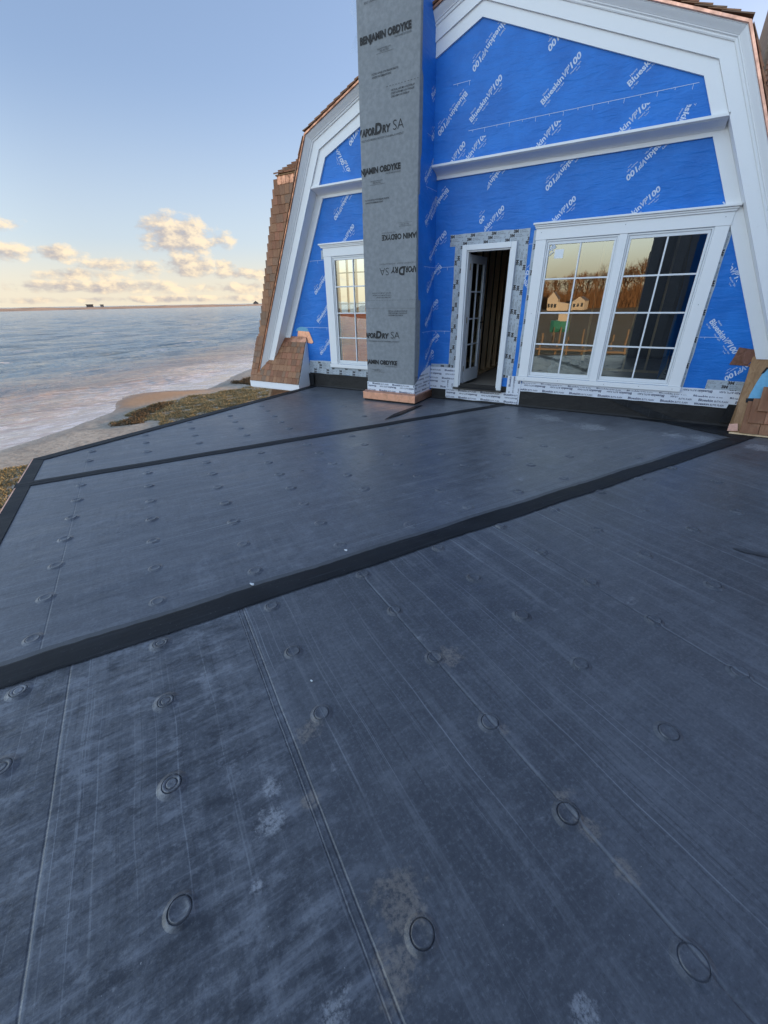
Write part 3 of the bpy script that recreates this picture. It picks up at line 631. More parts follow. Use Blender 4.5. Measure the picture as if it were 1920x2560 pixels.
def tickx(z, y0, y1):
    b = MB(); b.add([(CX1 + .0048, y0, z - .002), (CX1 + .0048, y1, z - .002), (CX1 + .0048, y1, z + .002), (CX1 + .0048, y0, z + .002)], [(0, 1, 2, 3)])
    for k in range(int((y1 - y0) / .16)): y = y0 + .05 + k * .16; b.add([(CX1 + .0048, y, z - .03), (CX1 + .0048, y + .004, z - .03), (CX1 + .0048, y + .004, z - .003), (CX1 + .0048, y, z - .003)], [(0, 1, 2, 3)])
    build(b, 'printed_lap_line', M['ink_pale'], chim)
for z in (1.13, 2.069, 3.06, 3.64): tickx(z, -.40, -.01)
CLIM = [(0, -1, CX0 + .006), (0, 1, CX1 - .004)]
def brand(z, xr, flip=False):
    b = MB(); put(b, 'BENJAMIN OBDYKE', 0, 0, .068, .755, .052)
    b2 = MB(); put(b2, 'roof & wall products', .515, -.036, .026, .24)
    put(b2, 'benjaminobdyke.com', .26, -.098, .018, .20, .0); put(b2, '800.346.7655', .30, -.122, .018, .13, .0); b2.add([(.245, -.136, 0), (.505, -.136, 0), (.505, -.1335, 0), (.245, -.1335, 0)], [(0, 1, 2, 3)])
    a = 180 if flip else 0; x = xr - .755 if not flip else xr + .755
    lettering(b, M['ink_black'], chim, 'y', CY - .0062, x, z, a, CLIM); lettering(b2, M['ink_grey'], chim, 'y', CY - .0062, x, z, a, CLIM)
def vapor(z, xr, flip=False):
    b = MB(); put(b, 'V', 0, 0, .078, .075, .05, .12); put(b, 'APOR', .072, 0, .078, .215, .05, .12); put(b, 'D', .285, 0, .112, .115, .055, .12); put(b, 'RY', .405, 0, .078, .135, .05, .12); put(b, 'SA', .575, 0, .110, .165, -.012)
    b2 = MB(); put(b2, 'SELF ADHERED ROOF UNDERLAYMENT', .06, -.060, .022, .68)
    a = 180 if flip else 0; x = xr - .74 if not flip else xr + .74
    lettering(b, M['ink_black'], chim, 'y', CY - .0062, x, z, a, CLIM); lettering(b2, M['ink_grey'], chim, 'y', CY - .0062, x, z, a, CLIM)
def lines(ls, x, z, width, h=.020, flip=False):
    b = MB()
    for i, s_ in enumerate(ls): put(b, s_, 0, -i * h * 1.55, h, width * min(1, len(s_) / max(map(len, ls)) + .05), .004)
    lettering(b, M['ink_black'], chim, 'y', CY - .0062, x, z, 180 if flip else 0, CLIM)
brand(4.592, -3.258); brand(3.248, -3.404); brand(.628, -3.457); brand(2.486, -3.722, True)
vapor(3.672, -3.357); vapor(1.046, -3.413); vapor(2.062, -3.772, True); vapor(5.0, -3.258)
lines(['FACTORY APPLIED WITH PRESSURE SENSITIVE', 'ADHESIVE FOR PERMANENT BOND'], -3.842, 4.268, .40); lines(['VERTICAL LAPS MIN 6 IN OVERLAP', 'STEEP SLOPE MIN 3 IN OVERLAP', 'CHECK MIN 3 IN OVERLAP'], -3.552, 4.066, .35)
lines(['FACTORY APPLIED WITH PRESSURE SENSITIVE', 'ADHESIVE FOR PERMANENT BOND'], -4.0, 2.928, .41)
lines(['CHECK MIN 3 IN OVERLAP', 'STEEP SLOPE MIN 3 IN OVERLAP', 'VERTICAL LAPS MIN 6 IN OVERLAP'], -3.566, 1.662, .35, .020, True); lines(['VERTICAL LAPS MIN 6 IN OVERLAP', 'STEEP SLOPE MIN 3 IN OVERLAP', 'CHECK MIN 3 IN OVERLAP'], -3.625, 1.446, .35)
dash = MB()
for (x0, x1, z, st) in ((-3.62, -3.16, 4.12, .045), (-4.03, -3.13, 1.61, .03)):
    x = x0
    while x < x1: dash.add([(x, 0, z), (x + st * .45, 0, z), (x + st * .45, 0, z + .005), (x, 0, z + .005)], [(0, 1, 2, 3)]); x += st
dash.v = [(a, CY - .0062, c) for a, b, c in dash.v]; build(dash, 'printed_dashes', M['ink_grey'], chim)
box('overlap_edge', M['grey'], chim, CX0 + .004, CX1 - .004, CY - .0056, CY + .004, 1.498, 2.79)
# butyl band at the chimney foot
ob = build(warp_strip(CX0 - .004, CX1 + .005, .150, .322, CY - .0090, .005), 'flashing_tape', M['butyl'], chim)
lettering(print_rows(.94, [(.025, False, -.16), (.085, True, -.05), (.135, False, -.3)], 'b', .032), M['ink_navy'], ob, 'y', CY - .0100, CX0, .150, 0, [(0, -1, CX0), (0, 1, CX1), (2, 1, .318), (2, -1, .154)])
sd = MB().prism([(CY - .004, .150), (CY - .004, .320), (-.50, .40), (-.38, .49), (-.03, .575), (-.03, .148)], 'x', CX1 + .0038, CX1 + .0062)
os_ = build(sd, 'flashing_tape', M['butyl'], chim)
lettering(print_rows(.66, [(.03, False, -.1), (.09, True, -.22), (.15, False, -.05), (.21, True, -.1), (.28, False, -.2)], 'b', .032), M['ink_navy'], os_, 'x', CX1 + .0072, CY, .150, 0, [(1, -1, CY + .01), (1, 1, -.04), (2, 1, .52)])
# copper pan at the foot
cp = empty('copper_base', (0, 0, 0), chim)
a0, a1, b0 = -4.132, -3.085, -.715
build(MB().box(a0, a1, b0, .0, .028, .140), 'copper_pan', M['copper'], cp, False, .004)
build(MB().box(a0 - .006, a1 + .006, b0 - .006, .0, .141, .152), 'folded_rim', M['copper'], cp, False, .003)
build(MB().prism([(b0 + .01, .1525), (CY - .001, .180), (CY - .001, .1525)], 'x', a0 + .02, a1 - .02), 'copper_upstand', M['copper'], cp)
build(MB().box(a0 + .02, a1 - .02, b0 + .02, .0, -.01, .027), 'rubber_curb', M['tape'], cp)
# clear film flapping behind the chimney top
fm = MB(); nx, nzz = 6, 16
for i in range(nzz + 1):
    for j in range(nx + 1):
        z = 5.6 - 1.0 * i / nzz; x = CX0 + .02 - (.16 + .07 * math.sin(i * .9)) * j / nx * (.5 + .5 * min(1, i / 5)); fm.v.append((x, -.50 + .03 * math.sin(j * 1.3 + i * .7), z + .02 * math.sin(j * 2)))
for i in range(nzz):
    for j in range(nx): k = i * (nx + 1) + j; fm.f.append((k, k + 1, k + nx + 2, k + nx + 1))
build(fm, 'clear_film_flap', M['film'], chim, True)

# ------------------------------------------------------------------ shingles
def shingle_mesh():
    b = MB(); w2, t0, t1, l = .5, .013, .004, 1.0        # unit width, unit length; butt at y=0
    b.v = [(-w2, 0, 0), (w2, 0, 0), (w2, 0, t0), (-w2, 0, t0), (-w2, l, 0), (w2, l, 0), (w2, l, t1), (-w2, l, t1)]
    b.f = [(0, 3, 2, 1), (4, 5, 6, 7), (0, 1, 5, 4), (1, 2, 6, 5), (2, 3, 7, 6), (3, 0, 4, 7)]
    me = b.mesh('shingle'); me.materials.append(M['shingle']); return me
SH = shingle_mesh()
def lay(parent, origin, U, V, courses, expo, span, wmin=.09, wmax=.17, length=None, lift=.010, gap=.004, rnd_butt=.003, name='shingle', mesh=None, thick=1.0):
    """courses of shingles on a plane: U along the course, V up the slope. span(v) -> (u0, u1)"""
    U = Vector(U).normalized(); V = Vector(V).normalized(); N = U.cross(V); origin = Vector(origin); length = length or expo * 1.75
    for i in range(courses):
        v = i * expo; u0, u1 = span(v); u = u0
        while u < u1 - .02:
            wd = min(random.uniform(wmin, wmax), u1 - u)
            if u1 - u - wd < .04: wd = u1 - u
            tl = math.atan2(lift, length) + random.uniform(-.004, .004)
            y = (V * math.cos(tl) - N * math.sin(tl)); z = U.cross(y)
            o = origin + U * (u + wd / 2) + V * (v + random.uniform(-rnd_butt, rnd_butt)) + N * (lift + .002)
            m = Matrix((( U.x * (wd - gap), y.x * length, z.x * thick, o.x), (U.y * (wd - gap), y.y * length, z.y * thick, o.y), (U.z * (wd - gap), y.z * length, z.z * thick, o.z), (0, 0, 0, 1)))
            link(name, mesh or SH, None, parent, mw=m); u += wd
# --- left cornice return: shingled skirt with white fascia
ret = tag(empty('cornice_return', (0, 0, 0), house), 'shingled cornice return with white fascia at the left foot of the gable')
RX0, RX1 = -7.32, -5.935; RZ1, RY, RZ0 = .955, -.385, .085
slope = Vector((0, -RY, RZ1 - RZ0)); SLn = slope.length
build(MB().prism([(0, -.02), (0, RZ1 - .012), (RY + .012, RZ0 - .005), (RY + .012, -.02)], 'x', RX0, RX1 - .004), 'core', M['white_board'], ret)
build(MB().prism([(0.0, .01), (0.0, RZ1 - .02), (-.012, RZ1 - .02), (RY - .004, RZ0 - .012), (RY - .004, -.03), (-.06, .02)], 'x', RX1 - .0035, RX1 + .016), 'end_board', M['white_board'], ret, False, .002)
build(MB().box(RX0 - .01, RX1 + .018, RY - .018, RY + .0115, -.055, RZ0 - .012), 'fascia', M['white_board'], ret, False, .003)
build(MB().box(RX0, RX1 - .02, RY + .03, 0, -.075, -.056), 'soffit', M['white_board'], ret)
SPAN = lambda v: (0.0 + max(0, v - .28) * .0, RX1 - RX0 + .012)
lay(ret, (RX0, RY - .012, RZ0 - .012), (1, 0, 0), slope, 7, .128, SPAN, .075, .14, .20)
build(MB().prism([(.0, RZ1 + .02), (-.012, RZ1 + .02), (-.062, RZ1 - .085), (-.050, RZ1 - .09)], 'x', -6.62, RX1 + .02), 'copper_cap', M['copper_dark'], ret)
# copper and underlayment tucked on the wall above it
cf = MB().prism([(-6.16, .975), (-6.13, 1.085), (-5.84, 1.07), (-5.755, .87), (-5.80, .845), (-5.915, .86), (-5.935, .965)], 'y', -.012, -.006); build(cf, 'copper_flashing', M['copper'], ret, False, .002)
pts = [(-6.19 + .0, 1.075)] + [(-6.02 + .165 * math.cos(t), 1.075 + .085 * math.sin(t)) for t in np.linspace(math.pi, 0, 9)]
build(MB().prism([(float(a), float(b)) for a, b in pts], 'y', -.0045, -.001), 'blue_underlayment', M['teal'], ret)
# --- right cornice return, still open: plywood, underlayment and a few courses
ret2 = tag(empty('cornice_return', (0, 0, 0), house), 'unfinished cornice return with bare plywood and a few shingles at the right edge')
q0 = Vector((0, 0, .93)); dv = Vector((0, -.38, -.88)).normalized(); nv = Vector((0, -.88, .38)).normalized()
def slab(name, mat, pts, lo, hi):
    b = MB(); n = len(pts)
    for h_ in (lo, hi): b.v += [tuple(Vector((u, 0, .93)) + dv * v + nv * h_) for u, v in pts]
    b.f = [tuple(range(n)), tuple(range(2 * n - 1, n - 1, -1))] + [(i, (i + 1) % n, n + (i + 1) % n, n + i) for i in range(n)]
    return build(b, name, mat, ret2)
build(MB().prism([(0, -.02), (0, .90), (-.36, .05), (-.36, -.02)], 'x', 1.325, 3.2), 'core', M['ply'], ret2)
slab('plywood', M['ply'], [(1.309, 0), (3.2, 0), (3.2, 1.0), (1.303, .99)], -.02, .0)
slab('blue_underlayment', M['teal'], [(1.455, .215), (1.48, .165), (3.1, .12), (3.1, .62), (1.47, .56), (1.375, .575), (1.385, .49), (1.42, .33)], .001, .004)
slab('tar_edge', M['tape'], [(1.36, .545), (1.50, .535), (1.50, .575), (1.365, .60)], .0045, .008)
slab('tar_edge', M['tape'], [(1.435, .235), (1.47, .150), (1.495, .155), (1.46, .225)], .0045, .008)
slab('drip_board', M['stud'], [(1.285, .985), (3.2, .985), (3.2, 1.012), (1.285, 1.005)], -.02, .012)
def shp(u0, u1, v0, v1, lo):
    b = MB(); P = lambda u, v, h_: tuple(Vector((u, 0, .93)) + dv * v + nv * h_)
    b.v = [P(u0, v1, lo), P(u1, v1, lo), P(u1, v1, lo + .013), P(u0, v1, lo + .013), P(u0, v0, lo - .008), P(u1, v0, lo - .008), P(u1, v0, lo - .004), P(u0, v0, lo - .004)]
    b.f = [(0, 3, 2, 1), (4, 5, 6, 7), (0, 1, 5, 4), (1, 2, 6, 5), (2, 3, 7, 6), (3, 0, 4, 7)]
    b2 = build(b, 'shingle', M['shingle'], ret2)
shp(1.386, 1.566, .58, .985, .018); shp(1.572, 1.75, .58, .985, .018); shp(1.754, 1.90, .56, .985, .018)
shp(1.432, 1.585, .545, .852, .034); shp(1.59, 1.80, .545, .852, .034); shp(1.49, 1.66, .40, .702, .050); shp(1.664, 1.86, .40, .702, .050); shp(1.56, 1.75, .26, .56, .066)
build(MB().prism([(1.14, 1.010), (1.33, .985), (1.318, .875), (1.285, .792), (1.10, .800), (1.125, .9)], 'y', -.010, -.004), 'copper_flashing', M['copper_dark'], ret2)
build(MB().prism([(1.287, .795), (1.318, .84), (1.312, .782)], 'y', -.016, -.011), 'folded_corner', M['copper'], ret2)
slab('copper_flashing', M['copper'], [(1.262, .885), (1.345, .872), (1.365, .965), (1.258, .975)], .004, .016)

# ------------------------------------------------------------------ roof: shingle edges, slopes, set-back wing
roof = tag(empty('roof', (0, 0, 0), house), 'cedar shingled gambrel roof edge above the white rake')
def slope_frame(side, lower_seg):
    off = .392; P_ = rake_path(off, -.05, -.05); kz = P_[1]; pk = P_[2]; ft = P_[0]
    a, b = ((ft, kz) if lower_seg else (kz, pk)); s_ = 1 if side == 'l' else -1
    A = Vector((a[0] if s_ > 0 else 2 * XC - a[0], 0, a[1])); B = Vector((b[0] if s_ > 0 else 2 * XC - b[0], 0, b[1])); return A, (B - A)
for side in 'lr':
    for low in (True, False):
        A, V_ = slope_frame(side, low); n_ = int(V_.length / .135); Ud = Vector((0, -1, 0)) if side == 'l' else Vector((0, 1, 0))
        st = Vector((A.x, 1.0 if side == 'l' else -.352, A.z))
        zmin = 2.2 if (side == 'r' and low) else -9
        if side == 'l' and low:     # seen edge-on only: one course end per row
            lay(roof, Vector((A.x, .10, A.z)), (0, -1, 0), V_, n_ - 1, .135, lambda v: (0.30, .452), .15, .16, .26)
        elif side == 'l':
            lay(roof, Vector((A.x, .05, A.z)) , (0, -1, 0), V_, n_ + 1, .135, lambda v: (0.0, .402), .12, .2, .30, .022)
        elif low:
            k0 = int(2.3 / .135); lay(roof, Vector((A.x, -.352, A.z)) + V_.normalized() * (k0 * .135), (0, 1, 0), V_, n_ - k0 - 1, .135, lambda v: (0.0, .40), .12, .2, .26)
        else:
            lay(roof, Vector((A.x, -.352, A.z)), (0, 1, 0), V_, n_ + 1, .135, lambda v: (0.0, .402), .12, .2, .30, .022)
P_ = rake_path(.385, -.5, -.5)
rs = MB(); Y1 = 6.5
def quadslab(b, p, q, y0, y1, t=.06):
    d = (Vector((q[0], q[1])) - Vector((p[0], p[1]))).normalized(); n = Vector((d.y, -d.x))
    if n.y > 0: n = -n
    b.prism([p, q, (q[0] + n.x * t, q[1] + n.y * t), (p[0] + n.x * t, p[1] + n.y * t)], 'y', y0, y1)
quadslab(rs, P_[0], P_[1], .16, 1.02); quadslab(rs, P_[1], P_[2], .16, Y1 + 1); quadslab(rs, P_[2], P_[3], .16, Y1 + 1); quadslab(rs, P_[3], P_[4], .16, Y1)
build(rs, 'roof_slope', M['roofwood'], roof)
# set-back wing on the left: shingled wall leaning like the gambrel, little stepped roof, copper band
wing = tag(empty('set_back_wall', (0, 0, 0), house), 'cedar shingled set-back wall seen as a strip left of the gable')
WY = 1.0; wl = lambda z: -7.106 - (3.95 - z) * .360
build(MB().prism([(wl(-.4), -.4), (-6.0, -.4), (-6.0, 3.95), (wl(3.95), 3.95)], 'y', WY, WY + .12), 'wall_board', M['roofwood'], wing)
lay(wing, (0, WY - .004, -.12), (1, 0, 0), (0, 0, 1), 25, .1545, lambda v: (wl(v - .12) - .012, wl(v - .12) + .70), .10, .20, .27, .013)
cb = MB(); 
for k in range(9):
    x0 = wl(3.86) + .01 + k * .055; cb.prism([(x0, 3.755), (x0 + .0545, 3.758), (x0 + .0545, 3.905), (x0, 3.905)], 'y', WY - .026 - (k % 2) * .006, WY - .018)
build(cb, 'copper_band', M['copper_dark'], wing)
for k in range(6):
    z = 3.915 + k * .036; x0 = wl(3.93) - .05 + k * .098
    lay(wing, (x0, WY - .075 + k * .030, z), (1, 0, 0), (0, .95, .30), 1, .12, lambda v: (0, .9 - k * .06), .12, .2, .22, .006, thick=1.9)
build(MB().box(wl(3.93) - .03, -6.3, WY - .05, WY + .3, 3.895, 3.917), 'eave_board', M['ply'], wing)
# right-hand roof of the main house beyond the gable
mr = tag(empty('side_roof', (0, 0, 0), house), 'shingled roof of the adjoining wing beyond the right rake')
sl2 = Vector((0, .75, .66)).normalized(); o2 = Vector((.62, .72, 3.62))
lay(mr, o2, (1, 0, 0), sl2, 11, .11, lambda v: (0, .95), .02, .07, .22, .020, .012)
qq = MB(); qq.prism([(.75, 3.60), (3.2, 5.76), (7.0, 5.6), (7.0, -.4), (.75, -.4)], 'x', 2.4, 13.0); qq.prism([(.75, 3.59), (3.2, 5.74), (3.5, 3.4)], 'x', .60, 2.399)
build(qq, 'roof_slope', M['roofwood'], mr)

# ------------------------------------------------------------------ interior, seen through door and windows
inn = empty('interior', (0, 0, 0), house)
tag(inn, 'bare framed interior behind the door and windows')
FZ = .215
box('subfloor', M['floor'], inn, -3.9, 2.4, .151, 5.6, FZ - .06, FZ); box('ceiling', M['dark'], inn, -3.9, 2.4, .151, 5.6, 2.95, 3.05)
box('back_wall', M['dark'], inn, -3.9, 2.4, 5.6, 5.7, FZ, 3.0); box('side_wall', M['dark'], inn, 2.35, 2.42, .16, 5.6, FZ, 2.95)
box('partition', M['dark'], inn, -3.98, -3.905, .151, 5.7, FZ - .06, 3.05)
stm = MB().box(-.019, .019, -.045, .045, 0, 2.62).mesh('stud'); stm.materials.append(M['stud'])
def stud(x, y, rz=0.0): link('stud', stm, None, inn, mw=Matrix.Translation((x, y, FZ + .04)) @ Matrix.Rotation(rz, 4, 'Z'))
for i in range(10): stud(-2.80 + i * .012, 1.25 + i * .36, R(90))
for i in range(8): stud(-1.35 + i * .40, 3.2)
for i in range(5): stud(.55 + i * .38, 2.0)
box('bottom_plate', M['stud'], inn, -2.85, -2.70, 1.1, 5.0, FZ + .001, FZ + .039); box('bottom_plate', M['stud'], inn, -1.5, 1.7, 3.15, 3.25, FZ + .001, FZ + .039); box('bottom_plate', M['stud'], inn, .5, 2.3, 1.95, 2.05, FZ + .001, FZ + .039)
box('top_plate', M['stud'], inn, -2.85, -2.70, 1.1, 5.0, FZ + 2.662, FZ + 2.70); box('wall_sheathing', M['blue'], inn, .45, 2.3, 2.06, 2.075, FZ + .04, 2.9)
build(MB().prism([(-2.42, FZ), (-2.12, FZ), (-2.32, 2.6), (-2.62, 2.6)], 'y', 2.3, 2.33), 'leaning_board', M['ply'], inn)
# sea-side room behind the narrow window: plywood knee wall and tall glazing bars against the sky
RP = [(-5.9, .151), (-3.99, .151), (-3.99, 6.0), (-9.75, 6.0), (-6.9, 1.13), (-5.9, 1.13)]
build(MB().prism(RP, 'z', FZ - .06, FZ), 'subfloor', M['osb'], inn); build(MB().prism(RP, 'z', 2.95, 3.05), 'ceiling', M['stud'], inn)
box('knee_wall', M['osb'], inn, -9.75, -3.99, 6.0, 6.1, FZ - .06, 1.22); box('sill_board', M['stud'], inn, -9.74, -3.99, 5.96, 6.0, 1.225, 1.26)
build(MB().prism([(-6.9, 1.13), (-9.75, 6.0), (-9.85, 6.0), (-7.0, 1.13)], 'z', FZ - .06, 3.05), 'end_wall', M['ply'], inn)
for i in range(16):
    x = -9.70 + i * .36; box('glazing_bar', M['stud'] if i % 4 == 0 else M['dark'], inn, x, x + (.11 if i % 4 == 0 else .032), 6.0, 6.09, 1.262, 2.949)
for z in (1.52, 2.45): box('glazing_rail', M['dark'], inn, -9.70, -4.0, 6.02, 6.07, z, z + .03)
# things standing inside
bag = tag(empty('insulation_bag', (.42, .55, FZ)), 'white printed insulation bag leaning inside the right casement', 'bag')
bm_ = MB(); bm_.prism([(-.11, 0), (.07, 0), (.36, 1.02), (.20, 1.06)], 'y', -.05, .05); bo = build(bm_, 'bag_body', M['tape3'], bag, False, .02)
tb = MB(); put(tb, 'R-13', .05, .02, .10, .20, .04); put(tb, 'UNFACED', .30, .075, .05, .30, .02); put(tb, 'INSULATION', .30, .005, .05, .36, .02)
lb = lettering(tb, M['ink_black'], bag, 'y', -.0525, .045, .03, 73)
def blob(name, c, r, mat, parent=None, seed=1, amp=.35, sub=3):
    bm = bmesh.new(); bmesh.ops.create_icosphere(bm, subdivisions=sub, radius=1.0)
    from mathutils import noise as mn
    for v in bm.verts:
        n = mn.noise(v.co * 1.7 + Vector((seed * 3.1, 0, 0))) + .5 * mn.noise(v.co * 4.1 + Vector((0, seed, 0)))
        v.co = v.co * (1 + amp * n); v.co = Vector((v.co.x * r[0], v.co.y * r[1], max(v.co.z, -.25) * r[2]))
    me = bpy.data.meshes.new(name); bm.to_mesh(me); bm.free(); o = link(name, me, mat, parent); o.location = c; return o
tag(blob('plastic_sheeting', (-.95, 1.1, FZ + .09), (.42, .35, .36), M['plastic'], None, 3, .5, 4), 'crumpled grey plastic sheeting on the floor inside the left casement', 'plastic sheet')
tag(blob('tarp', (-1.92, 1.05, FZ + .02), (.20, .12, .06), M['bluetarp'], None, 5, .5), 'small blue tarp on the floor just inside the open door', 'tarp')
tag(blob('rubble', (-2.16, 1.5, FZ + .02), (.16, .10, .07), M['floor'], None, 8, .5), 'pale scrap heap on the floor behind the door leaf', 'scrap')

# ================================================================== FLAT ROOF DECK
deck = tag(empty('flat_roof', (0, 0, 0)), 'flat roof covered with black rubber membrane sheets, seam tapes and fastener plates', None, None, 'structure')
EX, CORN = -5.89, (-5.89, -5.215)
s_of = lambda x, y: SD[0] * x + SD[1] * y
t_of = lambda x, y: SD[1] * x - SD[0] * y
S0 = -7.505
from mathutils import noise as mn
def sheet(name, t0, t1, mat, s1=8.0, ds=.05, seed=0):
    ss = list(np.arange(S0, s1, ds)); ts = list(np.linspace(t0, t1, max(3, int((t1 - t0) / .06))))
    b = MB(); nt_ = len(ts)
    for s in ss:
        for t in ts:
            x = SD[0] * s + SD[1] * t; y = SD[1] * s - SD[0] * t
            z = .0022 * mn.noise(Vector((s * .9, t * .9, seed))) + .0010 * mn.noise(Vector((s * 3.1, t * 3.1, seed + 5)))
            b.v.append((x, y, z))
    for i in range(len(ss) - 1):
        for j in range(nt_ - 1): k = i * nt_ + j; b.f.append((k, k + nt_, k + nt_ + 1, k + 1))
    me = bpy.data.meshes.new(name); me.from_pydata(b.v, [], b.f)
    bm = bmesh.new(); bm.from_mesh(me)
    for co, no in (((EX, 0, 0), (-1, 0, 0)), ((0, .0, 0), (0, 1, 0)), ((9, 0, 0), (1, 0, 0))):
        bmesh.ops.bisect_plane(bm, geom=bm.verts[:] + bm.edges[:] + bm.faces[:], plane_co=co, plane_no=no, clear_outer=True)
    bmesh.ops.recalc_face_normals(bm, faces=bm.faces)
    if bm.faces[0].normal.z < 0: bmesh.ops.reverse_faces(bm, faces=bm.faces)
    bm.to_mesh(me); bm.free(); return link(name, me, mat, deck, True)
sheet('membrane_sheet', -5.2, -1.50, M['rubA'], 1.0, .06, 1); sheet('membrane_sheet', -1.50, 1.47, M['rubA'], 3.0, .06, 2); sheet('membrane_sheet', 1.47, 8.5, M['rubC'], 6.0, .06, 3)
# body of the building under the deck
bd = MB().prism([(EX + .03, .6), (EX + .03, -5.20), (EX + .05, -5.24), (4.6, -11.38), (9, -8.8), (9, .6)], 'z', -5.2, -.03)
build(bd, 'building_below', M['white_board'], deck)
def strip(name, pts, mat, z=.004, th=.003):
    """flat quad strip polygon laid on the deck"""
    n = len(pts); b = MB(); b.v = [(x, y, z) for x, y in pts] + [(x, y, z - th) for x, y in pts]
    b.f = [tuple(range(n))] + [(i, (i + 1) % n, n + (i + 1) % n, n + i) for i in range(n)]
    return build(b, name, mat, deck)
def st(s, t): return (SD[0] * s + SD[1] * t, SD[1] * s - SD[0] * t)
def wavy(t0, t1, s0, s1, amp=.004, n=60):
    a = [st(s0 + (s1 - s0) * i / n, t0 + random.uniform(-amp, amp) * .6 + amp * math.sin(i * .37)) for i in range(n + 1)]
    c = [st(s0 + (s1 - s0) * i / n, t1 + random.uniform(-amp, amp) * .6 + amp * math.sin(i * .29 + 1)) for i in range(n + 1)]
    return a, c
def seam(t0, t1, s0, s1, mat, z, amp=.004, n=60, name='seam_tape', crown_=0.0):
    a, c = wavy(t0, t1, s0, s1, amp * .9, int(n * 1.6)); b = MB(); m = len(a)
    for (x, y) in a: b.v.append((x, y, z - .003))
    for (x, y), (x2, y2) in zip(a, c): b.v.append((x * .93 + x2 * .07, y * .93 + y2 * .07, z))
    for (x, y), (x2, y2) in zip(a, c): b.v.append((x * .5 + x2 * .5, y * .5 + y2 * .5, z + crown_))
    for (x, y), (x2, y2) in zip(a, c): b.v.append((x * .07 + x2 * .93, y * .07 + y2 * .93, z))
    for (x, y) in c: b.v.append((x, y, z - .003))
    for r_ in range(4):
        for i in range(m - 1): b.f.append((r_ * m + i, r_ * m + i + 1, (r_ + 1) * m + i + 1, (r_ + 1) * m + i))
    o = build(b, name, mat, deck)
    return o
seam(1.345, 1.40, S0, .55, M['primer'], .0045, .007, 90, 'primer_band')
seam(1.388, 1.562, S0, .60, M['tape'], .0095, .006, 90, 'seam_tape', .0015)
seam(-1.580, -1.428, S0, -.92, M['tape'], .0070, .004, 70, 'seam_tape', .0015)
seam(-1.520, -1.505, S0, -.95, M['flash'], .0100, .003, 70, 'seam_bead')
# edge band: along the left edge and the diagonal edge
strip('edge_tape', [(EX, .0), (EX, -5.215), st(S0 + .135, t_of(-5.72, -5.13)), (-5.735, .0)], M['tape'], .0085, .004)
strip('edge_tape', [CORN, st(S0, 8.0), st(S0 + .137, 8.0), st(S0 + .135, t_of(-5.72, -5.13))], M['tape'], .0055, .004)
# patches by the chimney and at the wall
strip('seam_patch', [(-3.06, -1.80), (-3.10, -1.43), (-3.03, -.76), (-2.95, -.68), (-2.99, -1.45)], M['tape'], .0125, .003)
strip('wall_tape', [(.15, -.10), (.15, -.05), (1.5, -.05), (1.45, -.62), (1.28, -.58), (.55, -.14)], M['tape'], .0125, .004)
# copper drip edge outside the band
de = MB()
pa, pb = Vector(CORN), Vector(st(S0, 8.0)); n_ = Vector((-SD[0], -SD[1]))
de.v = [(*(pa), .006), (*(pb), .006), (*(pb + n_ * .012), .004), (*(pa + n_ * .012), .004), (*(pa + n_ * .014), -.09), (*(pb + n_ * .014), -.09), (*(pa), -.09), (*(pb), -.09)]
de.f = [(0, 1, 2, 3), (3, 2, 5, 4), (4, 5, 7, 6), (6, 7, 1, 0)]; build(de, 'copper_drip_edge', M['copper'], deck)
box('copper_drip_edge', M['copper'], deck, EX - .013, EX - .001, -5.22, .0, -.09, .003)
# --- fastener plates pressing through the membrane
def plate_mesh(name, ring_r, mat, seed, wide):
    prof = [(.066, -.0016), (.052, .0012), (.0425, .0044), (.0395, .0056), (.0385, .0056), (.0374, .0024), (.0356, .0024), (.0342, .0064), (.0320, .0070), (.0285, .0068), (.0230, .0064), (.0220, .0044), (.0207, .0044), (.0195, .0068), (.0150, .0070), (.0060, .0062), (.0, .0058)] if wide else \
           [(.058, -.0016), (.047, .0012), (.0415, .0038), (.0388, .0046), (.0378, .0046), (.0366, .0022), (.0348, .0022), (.0334, .0054), (.0305, .0064), (.0260, .0052), (.0160, .0040), (.0100, .0036), (.0, .0034)]
    b = MB(); k = 28
    for r_, z in prof[:-1]:
        for i in range(k): t = 2 * math.pi * i / k; b.v.append((r_ * math.cos(t), r_ * math.sin(t), z))
    b.v.append((0, 0, prof[-1][1])); rows = len(prof) - 1
    for j in range(rows - 1):
        for i in range(k): b.f.append((j * k + i, j * k + (i + 1) % k, (j + 1) * k + (i + 1) % k, (j + 1) * k + i))
    for i in range(k): b.f.append(((rows - 1) * k + i, (rows - 1) * k + (i + 1) % k, rows * k))
    me = b.mesh(name); me.materials.append(mat); me.polygons.foreach_set('use_smooth', [True] * len(me.polygons)); return me
PM = {True: [plate_mesh('fastener_plate', 0, M['rubC'], 1, True), plate_mesh('fastener_plate', 0, M['rubC'], 2, False)], False: [plate_mesh('fastener_plate', 0, M['rubA'], 1, True), plate_mesh('fastener_plate', 0, M['rubA'], 2, False)]}
